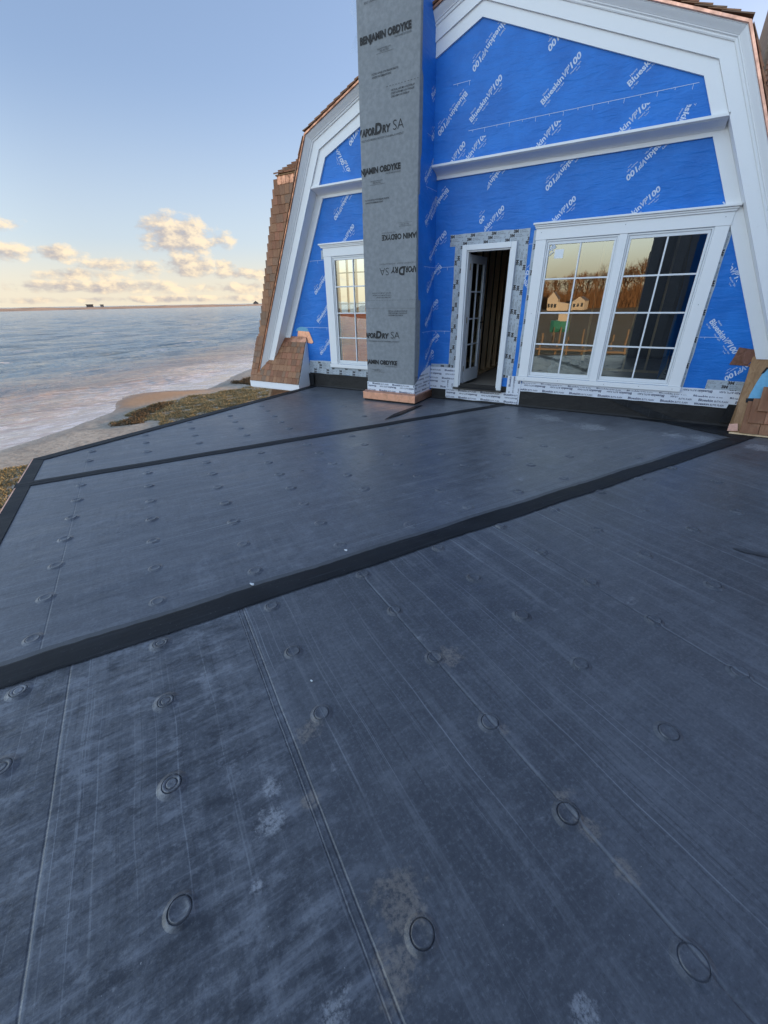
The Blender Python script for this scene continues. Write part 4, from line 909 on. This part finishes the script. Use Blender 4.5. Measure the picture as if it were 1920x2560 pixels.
FAST = [(-5.559,-4.725),(-5.227,-4.932),(-4.535,-5.362),(-4.191,-5.568),(-3.851,-5.778),(-3.506,-5.993),(-3.164,-6.21),(-2.826,-6.422),(-2.491,-6.631),(-5.626,-3.99),(-5.294,-4.192),(-4.926,-4.407),(-4.245,-4.837),(-3.9,-5.045),(-3.557,-5.251),(-3.212,-5.467),(-2.872,-5.68),(-2.523,-5.894),(-2.181,-6.106),(-5.342,-3.457),(-4.995,-3.667),(-4.651,-3.872),(-3.946,-4.323),(-3.597,-4.526),(-3.263,-4.739),(-2.908,-4.953),(-2.566,-5.169),(-2.227,-5.379),(-1.892,-5.589),(-5.049,-2.91),(-4.693,-3.128),(-4.354,-3.34),(-3.643,-3.78),(-3.311,-3.999),(-2.952,-4.207),(-2.605,-4.421),(-2.268,-4.632),(-1.914,-4.848),(-1.577,-5.052),(-5.446,-1.959),(-5.1,-2.164),(-4.748,-2.383),(-4.4,-2.598),(-4.051,-2.816),(-3.352,-3.257),(-3.004,-3.466),(-2.653,-3.679),(-2.307,-3.889),(-1.96,-4.109),(-3.048,-2.708),(-2.703,-2.933),(-2.345,-3.152),(-5.412,-2.682),(-5.673,-3.239),(-4.148,-1.32),(-3.465,-1.742),(-1.844,-6.315),(-2.152,-6.828),(-1.538,-5.802),(-1.188,-6.014),(-1.232,-5.275),(-1.656,-3.574),(-1.312,-3.794),(-0.961,-4.0),(-1.264,-4.529),(-1.998,-3.361),(-2.034,-2.609),(-2.396,-2.375),(-2.742,-2.178),(-1.696,-2.824),(-1.346,-3.044),(-1.007,-3.245),(-0.661,-3.478),(-0.347,-2.938),(-1.035,-2.481),(-0.717,-1.981),(-0.391,-2.235),(-0.711,-2.711),(-0.063,-1.693),(0.282,-1.919),(-1.064,-1.751),(-1.46,-0.851),(-0.927,-4.741),(-0.621,-4.207),(-0.311,-3.691),(0.005,-3.129),(0.315,-2.622),(0.603,-2.137),(-0.582,-4.962),(-0.271,-4.433),(0.041,-3.911),(0.348,-3.362),(0.965,-2.343),(0.686,-3.559),(1.025,-3.037),(0.075,-4.654),(0.368,-4.142),(-0.231,-5.174),(-0.881,-5.484),(-0.538,-5.696),(0.103,-5.387),(0.417,-4.858),(0.738,-4.327),(0.765,-5.074),(-1.498,-6.523),(-1.15,-6.738),(-0.81,-6.952),(-1.79,-7.03),(-0.845,-6.224),(-0.192,-5.909),(0.461,-5.596),(0.147,-6.119),(-0.164,-6.644),(0.495,-6.332)]
for (x, y) in FAST:
    t = t_of(x, y); cr = t > 1.47; wide = s_of(x, y) < -6.2 and cr and t < 2.7
    zz = .0008 + .0022 * mn.noise(Vector((s_of(x, y) * .9, t * .9, 3 if cr else (2 if t > -1.5 else 1))))
    f = 1.9 if cr else (1.45 if t < .6 else 1.2); k = random.uniform(.9, 1.05)
    link('fastener_plate', PM[cr][0 if wide else 1], None, deck, mw=Matrix.Translation((x, y, zz)) @ Matrix.Rotation(random.uniform(0, 6), 4, 'Z') @ Matrix.Diagonal((k, k, f * random.uniform(.7, 1.1), 1)))
# --- small litter on the deck
def scrap(name, x, y, z, r, label, mat, seed):
    random.seed(seed); pts = []
    for i in range(9): t = 2 * math.pi * i / 9; q = r * random.uniform(.45, 1.15); pts.append((x + q * math.cos(t) * 1.5, y + q * math.sin(t) * .7))
    b = MB(); n = len(pts); b.v = [(a, c, z + random.uniform(0, .003)) for a, c in pts] + [(a, c, z - .003) for a, c in pts]
    b.f = [tuple(range(n)), tuple(range(2 * n - 1, n - 1, -1))] + [(i, (i + 1) % n, n + (i + 1) % n, n + i) for i in range(n)]
    return tag(build(b, name, mat), label, 'scrap')
scrap('paper_scrap', -1.79, -5.716, .0155, .014, 'white scrap lying on the long middle seam tape', M['white'], 11)
scrap('paper_scrap', -1.504, -5.087, .006, .012, 'white scrap beside a fastener just above the long seam tape', M['white'], 12)
scrap('paper_scrap', -.993, -6.112, .006, .006, 'tiny white fleck on the near membrane left of the lower fastener', M['white'], 13)
wp = MB(); pts = [(1.03 + 0.085 * math.cos(t) * (1 + .25 * math.sin(3 * t)) + .03 * math.cos(t), -3.755 + .032 * math.sin(t) * (1 + .3 * math.cos(2 * t))) for t in np.linspace(0, 2 * math.pi, 22)[:-1]]
mw_, ntw, ow = material('rain_puddle'); bsdf(ntw, ow, (.075, .080, .090), .30, None, 0, .5)
wp.v = [(float(a), float(c), .0062) for a, c in pts]; wp.f = [tuple(range(len(pts)))]
tag(build(wp, 'puddle', mw_), 'small dark puddle on the membrane at the right edge', 'puddle')

# ================================================================== THE SHORE
SEA = -5.6
ysh = [-400, -130, -60, -20, -6, 1.2, 4.1, 7.5, 9.7, 11.5, 13.4, 15.5, 16.8, 18.8, 22, 25, 32.5, 40, 60, 200]
xsh = [-190, -60, -24, -26.5, -28.5, -30, -31, -32.5, -33.6, -36.5, -38.6, -38.4, -37.4, -35, -36.2, -38, -41.6, -45, -50, -60]
def shore_x(y): return float(np.interp(y, ysh, xsh))
def ground_z(x, y):
    d = min(x - shore_x(y), (70 - y) * .8)
    z = SEA + (.030 * d if d > 0 else .045 * d)
    z = min(z, -4.85 + .004 * d)
    if y < -120: z = min(z + (-120 - y) * .03, 3.0)
    return max(z, -9) + .05 * mn.noise(Vector((x * .35, y * .35, 0))) * min(1, abs(d) * .3)
def grid_mesh(name, xs_, ys_, zf, mat, smooth=True):
    b = MB(); ny = len(ys_); b.v = [(x, y, zf(x, y)) for x in xs_ for y in ys_]
    b.f = [(i * ny + j, (i + 1) * ny + j, (i + 1) * ny + j + 1, i * ny + j + 1) for i in range(len(xs_) - 1) for j in range(ny - 1)]
    me = bpy.data.meshes.new(name); me.from_pydata(b.v, [], b.f); return link(name, me, mat, None, smooth)
def m_beach():
    m, nt, out = material('beach_sand'); p = pos(nt); x, y, z = nt.sep(p)
    n = nt.noise(p, .35, 5.0, .62, .5); f = nt.noise(p, 3.0, 6.0, .68); peb = nt.noise(p, 9.0, 3.0, .6)
    c = nt.mix(nt.ss(n, .3, .7), (.34, .295, .235), (.48, .42, .335)); c = nt.mix(nt.ss(f, .42, .66, 0, .7), c, (.20, .17, .14)); c = nt.mix(nt.ss(peb, .58, .70, 0, .5), c, (.46, .41, .34))
    rows = nt.noise(nt.mapv(p, (.9, .12, 1), (0, 0, -.32)), 1.0, 5.0, .65, 1.0); inl = nt.ss(z, -5.32, -5.2)
    c = nt.mix(nt.m('MULTIPLY', nt.m('MULTIPLY', nt.ss(rows, .52, .66), nt.ss(peb, .48, .6)), nt.m('MULTIPLY', inl, .85)), c, (.055, .043, .032))
    ora = nt.m('MULTIPLY', nt.ss(nt.m('ADD', y, nt.m('MULTIPLY', nt.m('SUBTRACT', n, .5), 8.0)), 8.5, 11.0), nt.ss(y, 22.0, 16.0)); ora = nt.m('MULTIPLY', ora, nt.ss(x, -31.5, -34.5))
    c = nt.mix(nt.m('MULTIPLY', ora, .85), c, (.42, .235, .115))
    wet = nt.ss(nt.m('ADD', z, nt.m('MULTIPLY', nt.m('SUBTRACT', n, .5), .18)), -5.52, -5.63)
    c = nt.mix(nt.m('MULTIPLY', wet, .55), c, (.11, .085, .065))
    far = nt.ss(y, -30.0, -45.0); c = nt.mix(far, c, nt.mix(n, (.16, .11, .05), (.24, .165, .08)))
    bsdf(nt, out, c, nt.lin(wet, 0, 1, .85, .22), nt.bump(nt.m('ADD', f, nt.m('MULTIPLY', peb, .4)), .06, .7), spec=.4); return m
bx_ = sorted(set(list(np.arange(-215, -75, 14.0)) + list(np.arange(-75, -14, 1.0)) + list(np.arange(-14, 140, 7.0)))); by_ = sorted(set(list(np.arange(-330, -10, 8.0)) + list(np.arange(-10, 46, 1.0)) + list(np.arange(46, 110, 5.0))))
tag(grid_mesh('beach', bx_, by_, ground_z, m_beach()), None, None, None, 'structure')
def m_sea():
    m, nt, out = material('sea_water'); p = pos(nt); x, y, z = nt.sep(p)
    # distance to the shoreline, straightened
    d = nt.m('MULTIPLY', nt.m('ADD', nt.m('ADD', x, 30.5), nt.m('MULTIPLY', y, .31)), -1.0)
    pr = nt.mapv(p, (1, 1, 1), (0, 0, R(17)))          # x: off shore, y: along it
    lo = nt.noise(nt.mapv(pr, (.16, .05, 1)), 1.0, 5.0, .6, .8); fo = nt.noise(nt.mapv(pr, (.75, .14, 1)), 1.0, 6.0, .68, 1.4); ff = nt.noise(pr, 2.6, 5.0, .72)
    dd = nt.m('ADD', d, nt.m('MULTIPLY', nt.m('SUBTRACT', lo, .5), 14.0))
    deep = nt.mix(nt.noise(nt.mapv(pr, (.012, .004, 1)), 1.0, 4.0), (.235, .310, .350), (.290, .365, .400))
    c = nt.mix(nt.ss(dd, 30.0, 10.0), deep, (.32, .265, .235))
    c = nt.mix(nt.ss(dd, 12.0, 0.0), c, (.42, .355, .31))
    sp_ = nt.noise(nt.mapv(pr, (1.6, .8, 1)), 1.0, 6.0, .74)
    foam_shine = nt.m('MULTIPLY', nt.ss(dd, 17.0, 2.0), nt.ss(nt.m('ADD', nt.m('MULTIPLY', fo, .55), nt.m('MULTIPLY', sp_, .75)), .60, .76))  # foam specks, with sky shine on the wet flats painted in
    caps_glints = nt.m('MULTIPLY', nt.ss(nt.noise(nt.mapv(pr, (.50, .16, 1)), 1.0, 5.0, .72), .58, .68), nt.ss(d, 10.0, 36.0))  # whitecaps, with white wave glints painted into the same colour
    dark = nt.m('MULTIPLY', nt.ss(nt.noise(nt.mapv(pr, (.42, .13, 1), (0, 0, 0), (7, 3, 0)), 1.0, 5.0, .72), .50, .62), nt.ss(d, 8.0, 30.0))
    wh = nt.m('MAXIMUM', nt.m('MULTIPLY', foam_shine, .70), nt.m('MULTIPLY', caps_glints, .60))
    c = nt.mix(nt.m('MULTIPLY', dark, .50), c, (.085, .130, .160))
    c = nt.mix(wh, c, (.74, .74, .76))
    wv = nt.noise(nt.mapv(pr, (.30, .10, 1)), 1.0, 5.0, .68); wv2 = nt.noise(nt.mapv(pr, (1.5, .60, 1)), 1.0, 4.0, .70)
    wv3 = nt.noise(nt.mapv(pr, (.045, .016, 1)), 1.0, 3.0, .6)
    calm = nt.ss(dd, 0.0, 24.0, .06, 1.0)
    wv4 = nt.noise(nt.mapv(pr, (4.5, 2.2, 1)), 1.0, 3.0, .6); h = nt.m('MULTIPLY', nt.m('ADD', nt.m('MULTIPLY', wv, .9), nt.m('ADD', nt.m('MULTIPLY', wv2, .45), nt.m('ADD', nt.m('MULTIPLY', wv4, .12), nt.m('MULTIPLY', wv3, 2.0)))), calm)
    bsdf(nt, out, c, nt.m('MAXIMUM', nt.m('MULTIPLY', wh, .6), .14), nt.bump(h, 1.0, 1.0), spec=.32); return m
def graded(a, b, d0, k):
    """points from a towards b, first step d0, steps growing by k"""
    out = [a]; d = d0; sg_ = 1 if b > a else -1
    while sg_ * (b - out[-1]) > d: out.append(out[-1] + sg_ * d); d *= k
    out.append(b); return out
SXF = np.array(graded(-26.0, -2400.0, .30, 1.0105)); SYF = np.array(sorted(set([round(q, 4) for q in graded(10.0, 2600.0, .42, 1.0125) + graded(10.0, -700.0, .42, 1.03)])))
gx, gy = np.meshgrid(SXF, SYF, indexing='ij'); dx_ = np.abs(np.gradient(SXF))[:, None]; dy_ = np.abs(np.gradient(SYF))[None, :]; step_ = np.maximum(dx_, dy_ * .6)
xs_line = np.interp(SYF, ysh, xsh)[None, :]; off = xs_line - gx
calm_ = np.clip((off - 3) / 28.0, .03, 1.0); hz = np.zeros_like(gx); rw = np.random.RandomState(3)
for k in range(26):
    lam = 1.1 * (1.115 ** k); th = math.pi + .30 + rw.normal(0, .42); kk = 2 * math.pi / lam; ph = kk * (gx * math.cos(th) + gy * math.sin(th)) + rw.uniform(0, 6.28)
    q = np.sin(ph + .9 * np.sin(ph * .31 + k)); fade = np.clip((lam / step_ - 2.2) / 2.0, 0, 1)
    hz += fade * .0175 * lam ** .62 * (q + .25 * np.cos(2 * ph))
hz *= calm_
sv = np.stack([gx, gy, SEA + hz], -1).reshape(-1, 3); nyf = len(SYF); ii, jj = np.meshgrid(np.arange(len(SXF) - 1), np.arange(nyf - 1), indexing='ij'); k0 = (ii * nyf + jj).ravel()
sf = np.stack([k0, k0 + 1, k0 + nyf + 1, k0 + nyf], 1)
MSEA = m_sea()
sm_ = bpy.data.meshes.new('sea'); sm_.from_pydata(sv.tolist(), [], sf.tolist())
# the open water beyond, one level sheet round the wave field
ox = [-30000, -12000, -5000, -2400, -26.0, 40, 150, 600, 2500, 12000, 30000]; oy = [-30000, -10000, -3000, -700.0, 2600.0, 6000, 14000, 30000]
bmx = bmesh.new(); bmx.from_mesh(sm_); vv = {}
for a in ox:
    for b in oy: vv[a, b] = bmx.verts.new((a, b, SEA))
for a0_, a1_ in zip(ox[:-1], ox[1:]):
    for b0_, b1_ in zip(oy[:-1], oy[1:]):
        if (a0_, b0_) == (-2400, -700.0): continue
        bmx.faces.new((vv[a0_, b0_], vv[a1_, b0_], vv[a1_, b1_], vv[a0_, b1_]))
for f_ in bmx.faces:
    if f_.normal.z < 0 or f_.calc_center_median().z is None: pass
bmesh.ops.recalc_face_normals(bmx, faces=bmx.faces)
bmx.normal_update()
for f_ in list(bmx.faces):
    if f_.normal.z < 0: f_.normal_flip()
bmx.to_mesh(sm_); bmx.free()
tag(link('sea', sm_, MSEA, None, True), None, None, None, 'structure')
# --- dry marsh grass in front of the house
def m_grass(name, a, b_):
    m, nt, out = material(name); p = pos(nt); n = nt.noise(p, .6, 4.0, .6); n2 = nt.noise(p, 14.0, 2.0)
    c = nt.mix(nt.ss(n, .35, .65), a, b_); c = nt.mix(nt.ss(n2, .5, .7, 0, .25), c, (.34, .28, .17)); bsdf(nt, out, c, .8, spec=.2); return m
GR = m_grass('marsh_grass', (.21, .172, .092), (.29, .243, .135)); WRK = m_grass('seaweed_wrack', (.085, .058, .034), (.16, .11, .062))
def inside(p, poly):
    c = False; j = len(poly) - 1
    for i in range(len(poly)):
        if (poly[i][1] > p[1]) != (poly[j][1] > p[1]) and p[0] < (poly[j][0] - poly[i][0]) * (p[1] - poly[i][1]) / (poly[j][1] - poly[i][1]) + poly[i][0]: c = not c
        j = i
    return c
def grass(name, poly, n, h0, h1, mat, label, ragged=1.4):
    rs_ = random.Random(len(poly) * n); b = MB(); xs_ = [p[0] for p in poly]; ys_ = [p[1] for p in poly]; k = 0; tries = 0
    while k < n and tries < n * 8:
        tries += 1; x = rs_.uniform(min(xs_) - 1, max(xs_) + 1); y = rs_.uniform(min(ys_) - 1, max(ys_) + 1)
        q = mn.noise(Vector((x * .55, y * .55, 3))) * ragged; q2 = mn.noise(Vector((x * .5 + 9, y * .5, 7))) * ragged
        if not inside((x + q, y + q2), poly): continue
        den = mn.noise(Vector((x * 1.1, y * 1.1, 11)))
        if den < -.25 and rs_.random() < .8: continue
        z = ground_z(x, y) - .02; h = rs_.uniform(h0, h1) * (.8 + .6 * max(0, den + .3)); w_ = rs_.uniform(.018, .040); t = rs_.uniform(0, 6.28); lx, ly = rs_.uniform(-1.4, 1.4) * h, rs_.uniform(-1.4, 1.4) * h
        b.add([(x - w_ * math.cos(t), y - w_ * math.sin(t), z), (x + w_ * math.cos(t), y + w_ * math.sin(t), z), (x + lx * .5 + w_ * .6 * math.cos(t), y + ly * .5 + w_ * .6 * math.sin(t), z + h * .65), (x + lx, y + ly, z + h)], [(0, 1, 2), (0, 2, 3)]); k += 1
    me = bpy.data.meshes.new(name); me.from_pydata(b.v, [], b.f); return tag(link(name, me, mat), label, None, None, 'stuff')
grass('marsh_grass', [(-29.8, 7.2), (-31.4, 10.3), (-32.4, 15), (-32.0, 18.2), (-30.2, 21.6), (-24, 20.5), (-19, 16), (-18, 9), (-22, 6.5), (-26.4, 8.6)], 70000, .05, .14, GR, 'olive brown marsh grass on the beach beyond the roof edge')
grass('marsh_grass', [(-26.0, -1.2), (-25.6, .7), (-22.5, 1.2), (-15, -.5), (-12, -8), (-20, -14), (-26, -9)], 60000, .05, .14, GR, 'dry grass below the near corner of the roof', .8)
grass('seaweed_wrack', [(-34.6, 21.8), (-35.2, 25.6), (-30.5, 27), (-29.5, 22.6), (-31.5, 21.6)], 3500, .12, .30, WRK, 'dark seaweed wrack on the sand beside the cornice return')
grass('seaweed_wrack', [(-29.0, 7.0), (-30.9, 9.9), (-31.9, 13.0), (-30.8, 13.0), (-29.6, 10), (-27.4, 8.0)], 3500, .08, .22, WRK, 'dark dead stems along the water side of the marsh grass', .6)
# --- far sand spit with three lone buildings
def m_spit():
    m, nt, out = material('far_sand'); p = pos(nt); n = nt.noise(nt.mapv(p, (.02, .02, .3)), 1.0, 4.0, .6); c = nt.mix(nt.ss(n, .42, .66), (.50, .30, .18), (.26, .175, .115)); bsdf(nt, out, c, .9); return m
near = [(-700, -900), (-900, -200), (-1070, 380), (-1110, 520), (-1060, 620), (-1010, 740), (-1030, 900), (-1120, 1120), (-1300, 1500), (-1500, 1900)]
far = [(-1500, -1100), (-1900, -250), (-2050, 740), (-2000, 1000), (-1900, 1180), (-1800, 1290), (-1850, 1600), (-1950, 1950), (-2100, 2420), (-2300, 2900)]
sp = MB(); nn = 8
def lerp(p, q, t): return (p[0] + (q[0] - p[0]) * t, p[1] + (q[1] - p[1]) * t)
pn = []; pf = []
for L_, o_ in ((near, pn), (far, pf)):
    for i in range(len(L_) - 1):
        for k in range(12): o_.append(lerp(L_[i], L_[i + 1], k / 12))
for i, (a, c) in enumerate(zip(pn, pf)):
    for j in range(nn + 1):
        t = j / nn; x, y = lerp(a, c, t); sp.v.append((x, y, SEA + (-.6 if j in (0, nn) else 1.8 + 3.6 * (mn.noise(Vector((x * .006, y * .006, 1))) + .5) * math.sin(t * math.pi) + .8 * mn.noise(Vector((x * .03, y * .03, 4))))))
for i in range(len(pn) - 1):
    for j in range(nn): k = i * (nn + 1) + j; sp.f.append((k, k + 1, k + nn + 2, k + nn + 1))
me = bpy.data.meshes.new('sand_spit'); me.from_pydata(sp.v, [], sp.f); tag(link('sand_spit', me, m_spit(), None, True), None, None, None, 'structure')
FW = m_plain('weathered_far_wall', (.15, .14, .135), .8, .2); FW2 = m_plain('pale_far_wall', (.30, .28, .26), .8, .2); FR = m_plain('far_roof', (.10, .095, .10), .8, .2)
def far_house(label, x, y, wd, h, rh, mat, rz, posts=False):
    o = tag(empty('beach_house', (x, y, SEA + 1.5)), label, 'building', 'lone buildings on the far sand spit'); o.rotation_euler = (0, 0, rz)
    b0 = h * .25 if posts else 0
    build(MB().box(-wd / 2, wd / 2, -wd * .35, wd * .35, b0, h), 'wall', mat, o)
    e = wd * .08
    if rh: build(MB().prism([(-wd / 2 - e, h + .02), (wd / 2 + e, h + .02), (0, h + rh)] if rh > 1.5 else [(-wd / 2 - e, h + .02), (wd / 2 + e, h + .02), (wd / 2 + e, h + rh), (-wd / 2 - e, h + rh)], 'y', -wd * .40, wd * .40), 'roof', FR, o)
    for k in (-.3, 0, .3): build(MB().box(k * wd - wd * .06, k * wd + wd * .06, -wd * .35 - .08, -wd * .35 - .01, b0 + (h - b0) * .4, b0 + (h - b0) * .75), 'window', M['dark'], o)
    if posts:
        for px_ in (-.45, -.15, .15, .45):
            for py_ in (-.3, .3): build(MB().box(px_ * wd - .3, px_ * wd + .3, py_ * wd - .3, py_ * wd + .3, -2, b0), 'post', FW, o)
    return o
far_house('dark flat topped building, the wider one on the far spit', -1580, 810, 19, 9.5, 1.2, FW, R(60), True)
far_house('small pale building just right of the dark one on the far spit', -1560, 838, 10, 8.5, 1.2, FW2, R(60), True)
far_house('peaked house on the far spit close to the shingled wall', -1760, 1722, 26, 6, 11, FW2, R(45))

# ================================================================== ACROSS THE HARBOUR (mirrored in the wide window)
def m_bark():
    m, nt, out = material('bare_bark'); oc = pos(nt); n = nt.noise(oc, 1.2, 3.0); bsdf(nt, out, nt.mix(n, (.20, .115, .060), (.34, .20, .105)), .85); return m
BK = m_bark(); BK2 = m_bark()
def tree_meshes(seed, H):
    rs_ = random.Random(seed); tr = MB(); cr = MB()
    def grow(p, d, l, r, depth):
        q = p + d * l; mb = tr if depth == 0 else cr
        mb.tube(p, q, r, r * .68, 4 if depth < 2 else 3)
        if depth >= 5: return
        n = 3 if depth < 4 else 2
        if depth == 0: n = 4
        for i in range(n):
            a = rs_.uniform(0, 6.28); sp_ = rs_.uniform(.25, .75) if depth else rs_.uniform(.2, .65)
            ax = d.orthogonal().normalized(); ax.rotate(Matrix.Rotation(a, 3, d)); nd = (d + ax * sp_ + Vector((0, 0, .16))).normalized()
            t = rs_.uniform(.62, 1.0); grow(p + d * l * t, nd, l * rs_.uniform(.60, .82), r * .58, depth + 1)
    grow(Vector((0, 0, -.3)), Vector((rs_.uniform(-.06, .06), rs_.uniform(-.06, .06), 1)).normalized(), H * .30, H * .024, 0)
    a = tr.mesh('trunk'); a.materials.append(BK); b = bpy.data.meshes.new('crown'); b.from_pydata(cr.v, [], cr.f); b.materials.append(BK2); return a, b
TM = [tree_meshes(40 + i, 12.0) for i in range(5)]
TPOS = []
_rt = random.Random(21)
for i in range(60):
    x = -100 + i * 2.4 + _rt.uniform(-1.2, 1.2); TPOS.append((x, -208 - (i % 4) * 7 - _rt.uniform(0, 5), (1.25 + .5 * max(0.0, min(1.0, (x + 40) / 30))) * _rt.uniform(.9, 1.12)))
for i, (x, y, k) in enumerate(TPOS):
    t_ = empty('bare_tree', (x, y, ground_z(x, y)))
    tag(t_, 'leafless brown tree among many alike on the wooded bank mirrored in the wide window', 'tree', 'bare trees mirrored in the wide window')
    t_.scale = (k, k, k * random.uniform(.92, 1.08)); t_.rotation_euler = (0, 0, i * 1.7)
    a, b = TM[i % 5]; link('trunk', a, None, t_); link('crown', b, None, t_)
def m_brush():
    m, nt, out = material('leafless_brush'); p = pos(nt); n = nt.noise(nt.mapv(p, (3, 3, .6)), 1.0, 5.0, .65); bsdf(nt, out, nt.mix(n, (.15, .080, .040), (.33, .185, .090)), .9); return m
bs = MB(); rs_ = random.Random(5)
for i in range(42000):
    x = rs_.uniform(-110, 50); y = rs_.uniform(-240, -196); z = ground_z(x, y); h = rs_.uniform(2.5, 9.0) * (.75 + .9 * mn.noise(Vector((x * .12, y * .12, 2)))); w_ = rs_.uniform(.06, .17); lx = rs_.uniform(-.35, .35) * h; ly = rs_.uniform(-.35, .35) * h
    bs.add([(x - w_, y, z), (x + w_, y, z), (x + lx, y + ly, z + h)], [(0, 1, 2)])
me = bpy.data.meshes.new('brushwood'); me.from_pydata(bs.v, [], bs.f); tag(link('brushwood', me, m_brush()), 'leafless brown brushwood on the bank mirrored in the wide window', None, None, 'stuff')
CW = m_plain('cream_clapboard', (.62, .56, .46), .7, 2.0, .08); CR = m_plain('grey_roof_shingle', (.20, .17, .15), .8, 3.0, .2); PN = m_plain('house_window_glass', (.05, .06, .07), .15); GRN = m_plain('green_hull_paint', (.05, .27, .21), .6, 3, .3); DK = m_wood('dock_timber', (.20, .15, .11), (.30, .23, .16))
def cottage(label, x, y, wd, dp, h, rh, rz=0.0, wing_=True):
    o = tag(empty('cottage', (x, y, ground_z(x, y))), label, 'house', 'cottages mirrored in the wide window'); o.rotation_euler = (0, 0, rz)
    build(MB().box(-wd / 2, wd / 2, -dp / 2, dp / 2, -1, h), 'wall', CW, o)
    build(MB().prism([(-wd / 2 - .3, h + .01), (wd / 2 + .3, h + .01), (0, h + rh)], 'y', -dp / 2 - .3, dp / 2 - .05), 'roof', CR, o)
    build(MB().prism([(-wd / 2 - .05, h + .005), (wd / 2 + .05, h + .005), (0, h + rh * .97)], 'y', dp / 2 - .049, dp / 2 + .1), 'gable', CW, o)
    for zz in (.9, 3.4):
        if zz + 1.4 > h: continue
        for k in range(3):
            xx = -wd * .32 + k * wd * .32; f = build(MB().box(xx - .5, xx + .5, dp / 2 + .01, dp / 2 + .06, zz, zz + 1.4), 'window', CW, o); build(MB().box(xx - .4, xx + .4, dp / 2 + .061, dp / 2 + .08, zz + .1, zz + 1.3), 'pane', PN, f)
    if wing_: build(MB().prism([(wd / 2, -1), (wd / 2 + 4, -1), (wd / 2 + 4, h * .6), (wd / 2, h * .75)], 'y', -dp / 2 + .3, dp / 2 - .3), 'side_wing', CW, o)
cottage('cream cottage with a steep gable left of the green hull in the mirrored shore', -33.0, -188, 3.6, 5, 3.8, 2.6); cottage('lower cream house with wide roof right of the green hull in the mirrored shore', -23.0, -190, 5.0, 6, 2.8, 1.8, R(8), False)
HS = .62
hull = tag(empty('green_hull', (-10.2, -62, ground_z(-10.2, -62) + 1.5)), 'green boat hull propped on stands mirrored in the wide window', 'boat')
hb_ = MB(); secs = [(-2.4, .15), (-1.6, .8), (0, 1.1), (1.5, 1.05), (2.0, 1.0)]
for x, w_ in secs: hb_.v += [(x, -w_, 3.0), (x, -w_ * .75, 1.7), (x, 0, 1.1), (x, w_ * .75, 1.7), (x, w_, 3.0)]
for i in range(4):
    for k in range(4): hb_.f.append((i * 5 + k, i * 5 + k + 1, i * 5 + k + 6, i * 5 + k + 5))
    hb_.f.append((i * 5 + 4, i * 5, i * 5 + 5, i * 5 + 9))
hb_.f += [(0, 1, 2, 3, 4), (24, 23, 22, 21, 20)]
hull.scale = (HS, HS, .8)
build(hb_, 'hull', GRN, hull); build(MB().box(-.8, 1.4, -.7, .7, 3.01, 4.2), 'cabin', CW, hull)
for x in (-1.4, 0, 1.4): build(MB().box(x - .08, x + .08, -.9, -.75, -1.8, 2.0), 'stand', DK, hull); build(MB().box(x - .08, x + .08, .75, .9, -1.8, 2.0), 'stand', DK, hull)
dk = tag(empty('dock', (-8, -50, -4.9)), 'timber dock on piles mirrored in the wide window', 'dock')
build(MB().box(-12, 9, -1.2, 1.2, .9, 1.1), 'deck_board', DK, dk)
for k in range(14): x = -11.5 + k * 1.55; build(MB().tube((x, 1.1 - 2.2 * (k % 2), -1.2), (x + .05, 1.1 - 2.2 * (k % 2), 2.2 + (k * 37 % 5) * .3), .13, .11, 6), 'pile', DK, dk)
# the wing of the house behind the photographer: wrapped pier and blue wall, mirrored in the right casement
pier = tag(empty('rear_wing', (.6, -9.0, 0)), 'grey wrapped pier and blue wall behind the camera mirrored in the right casement', 'building wing')
pb_ = MB()
prof = [(-.78, -.9), (-.80, 1.0), (-.55, 1.02), (-.52, .93), (-.28, .95), (-.25, 1.04), (.02, 1.02), (.04, .94), (.22, .95), (.22, -.9)]
pb_.prism(prof, 'z', 0.001, 4.6); build(pb_, 'pier', M['grey'], pier)
build(MB().box(.221, 5.2, .30, .45, .001, 5.0), 'wall', M['blue'], pier)
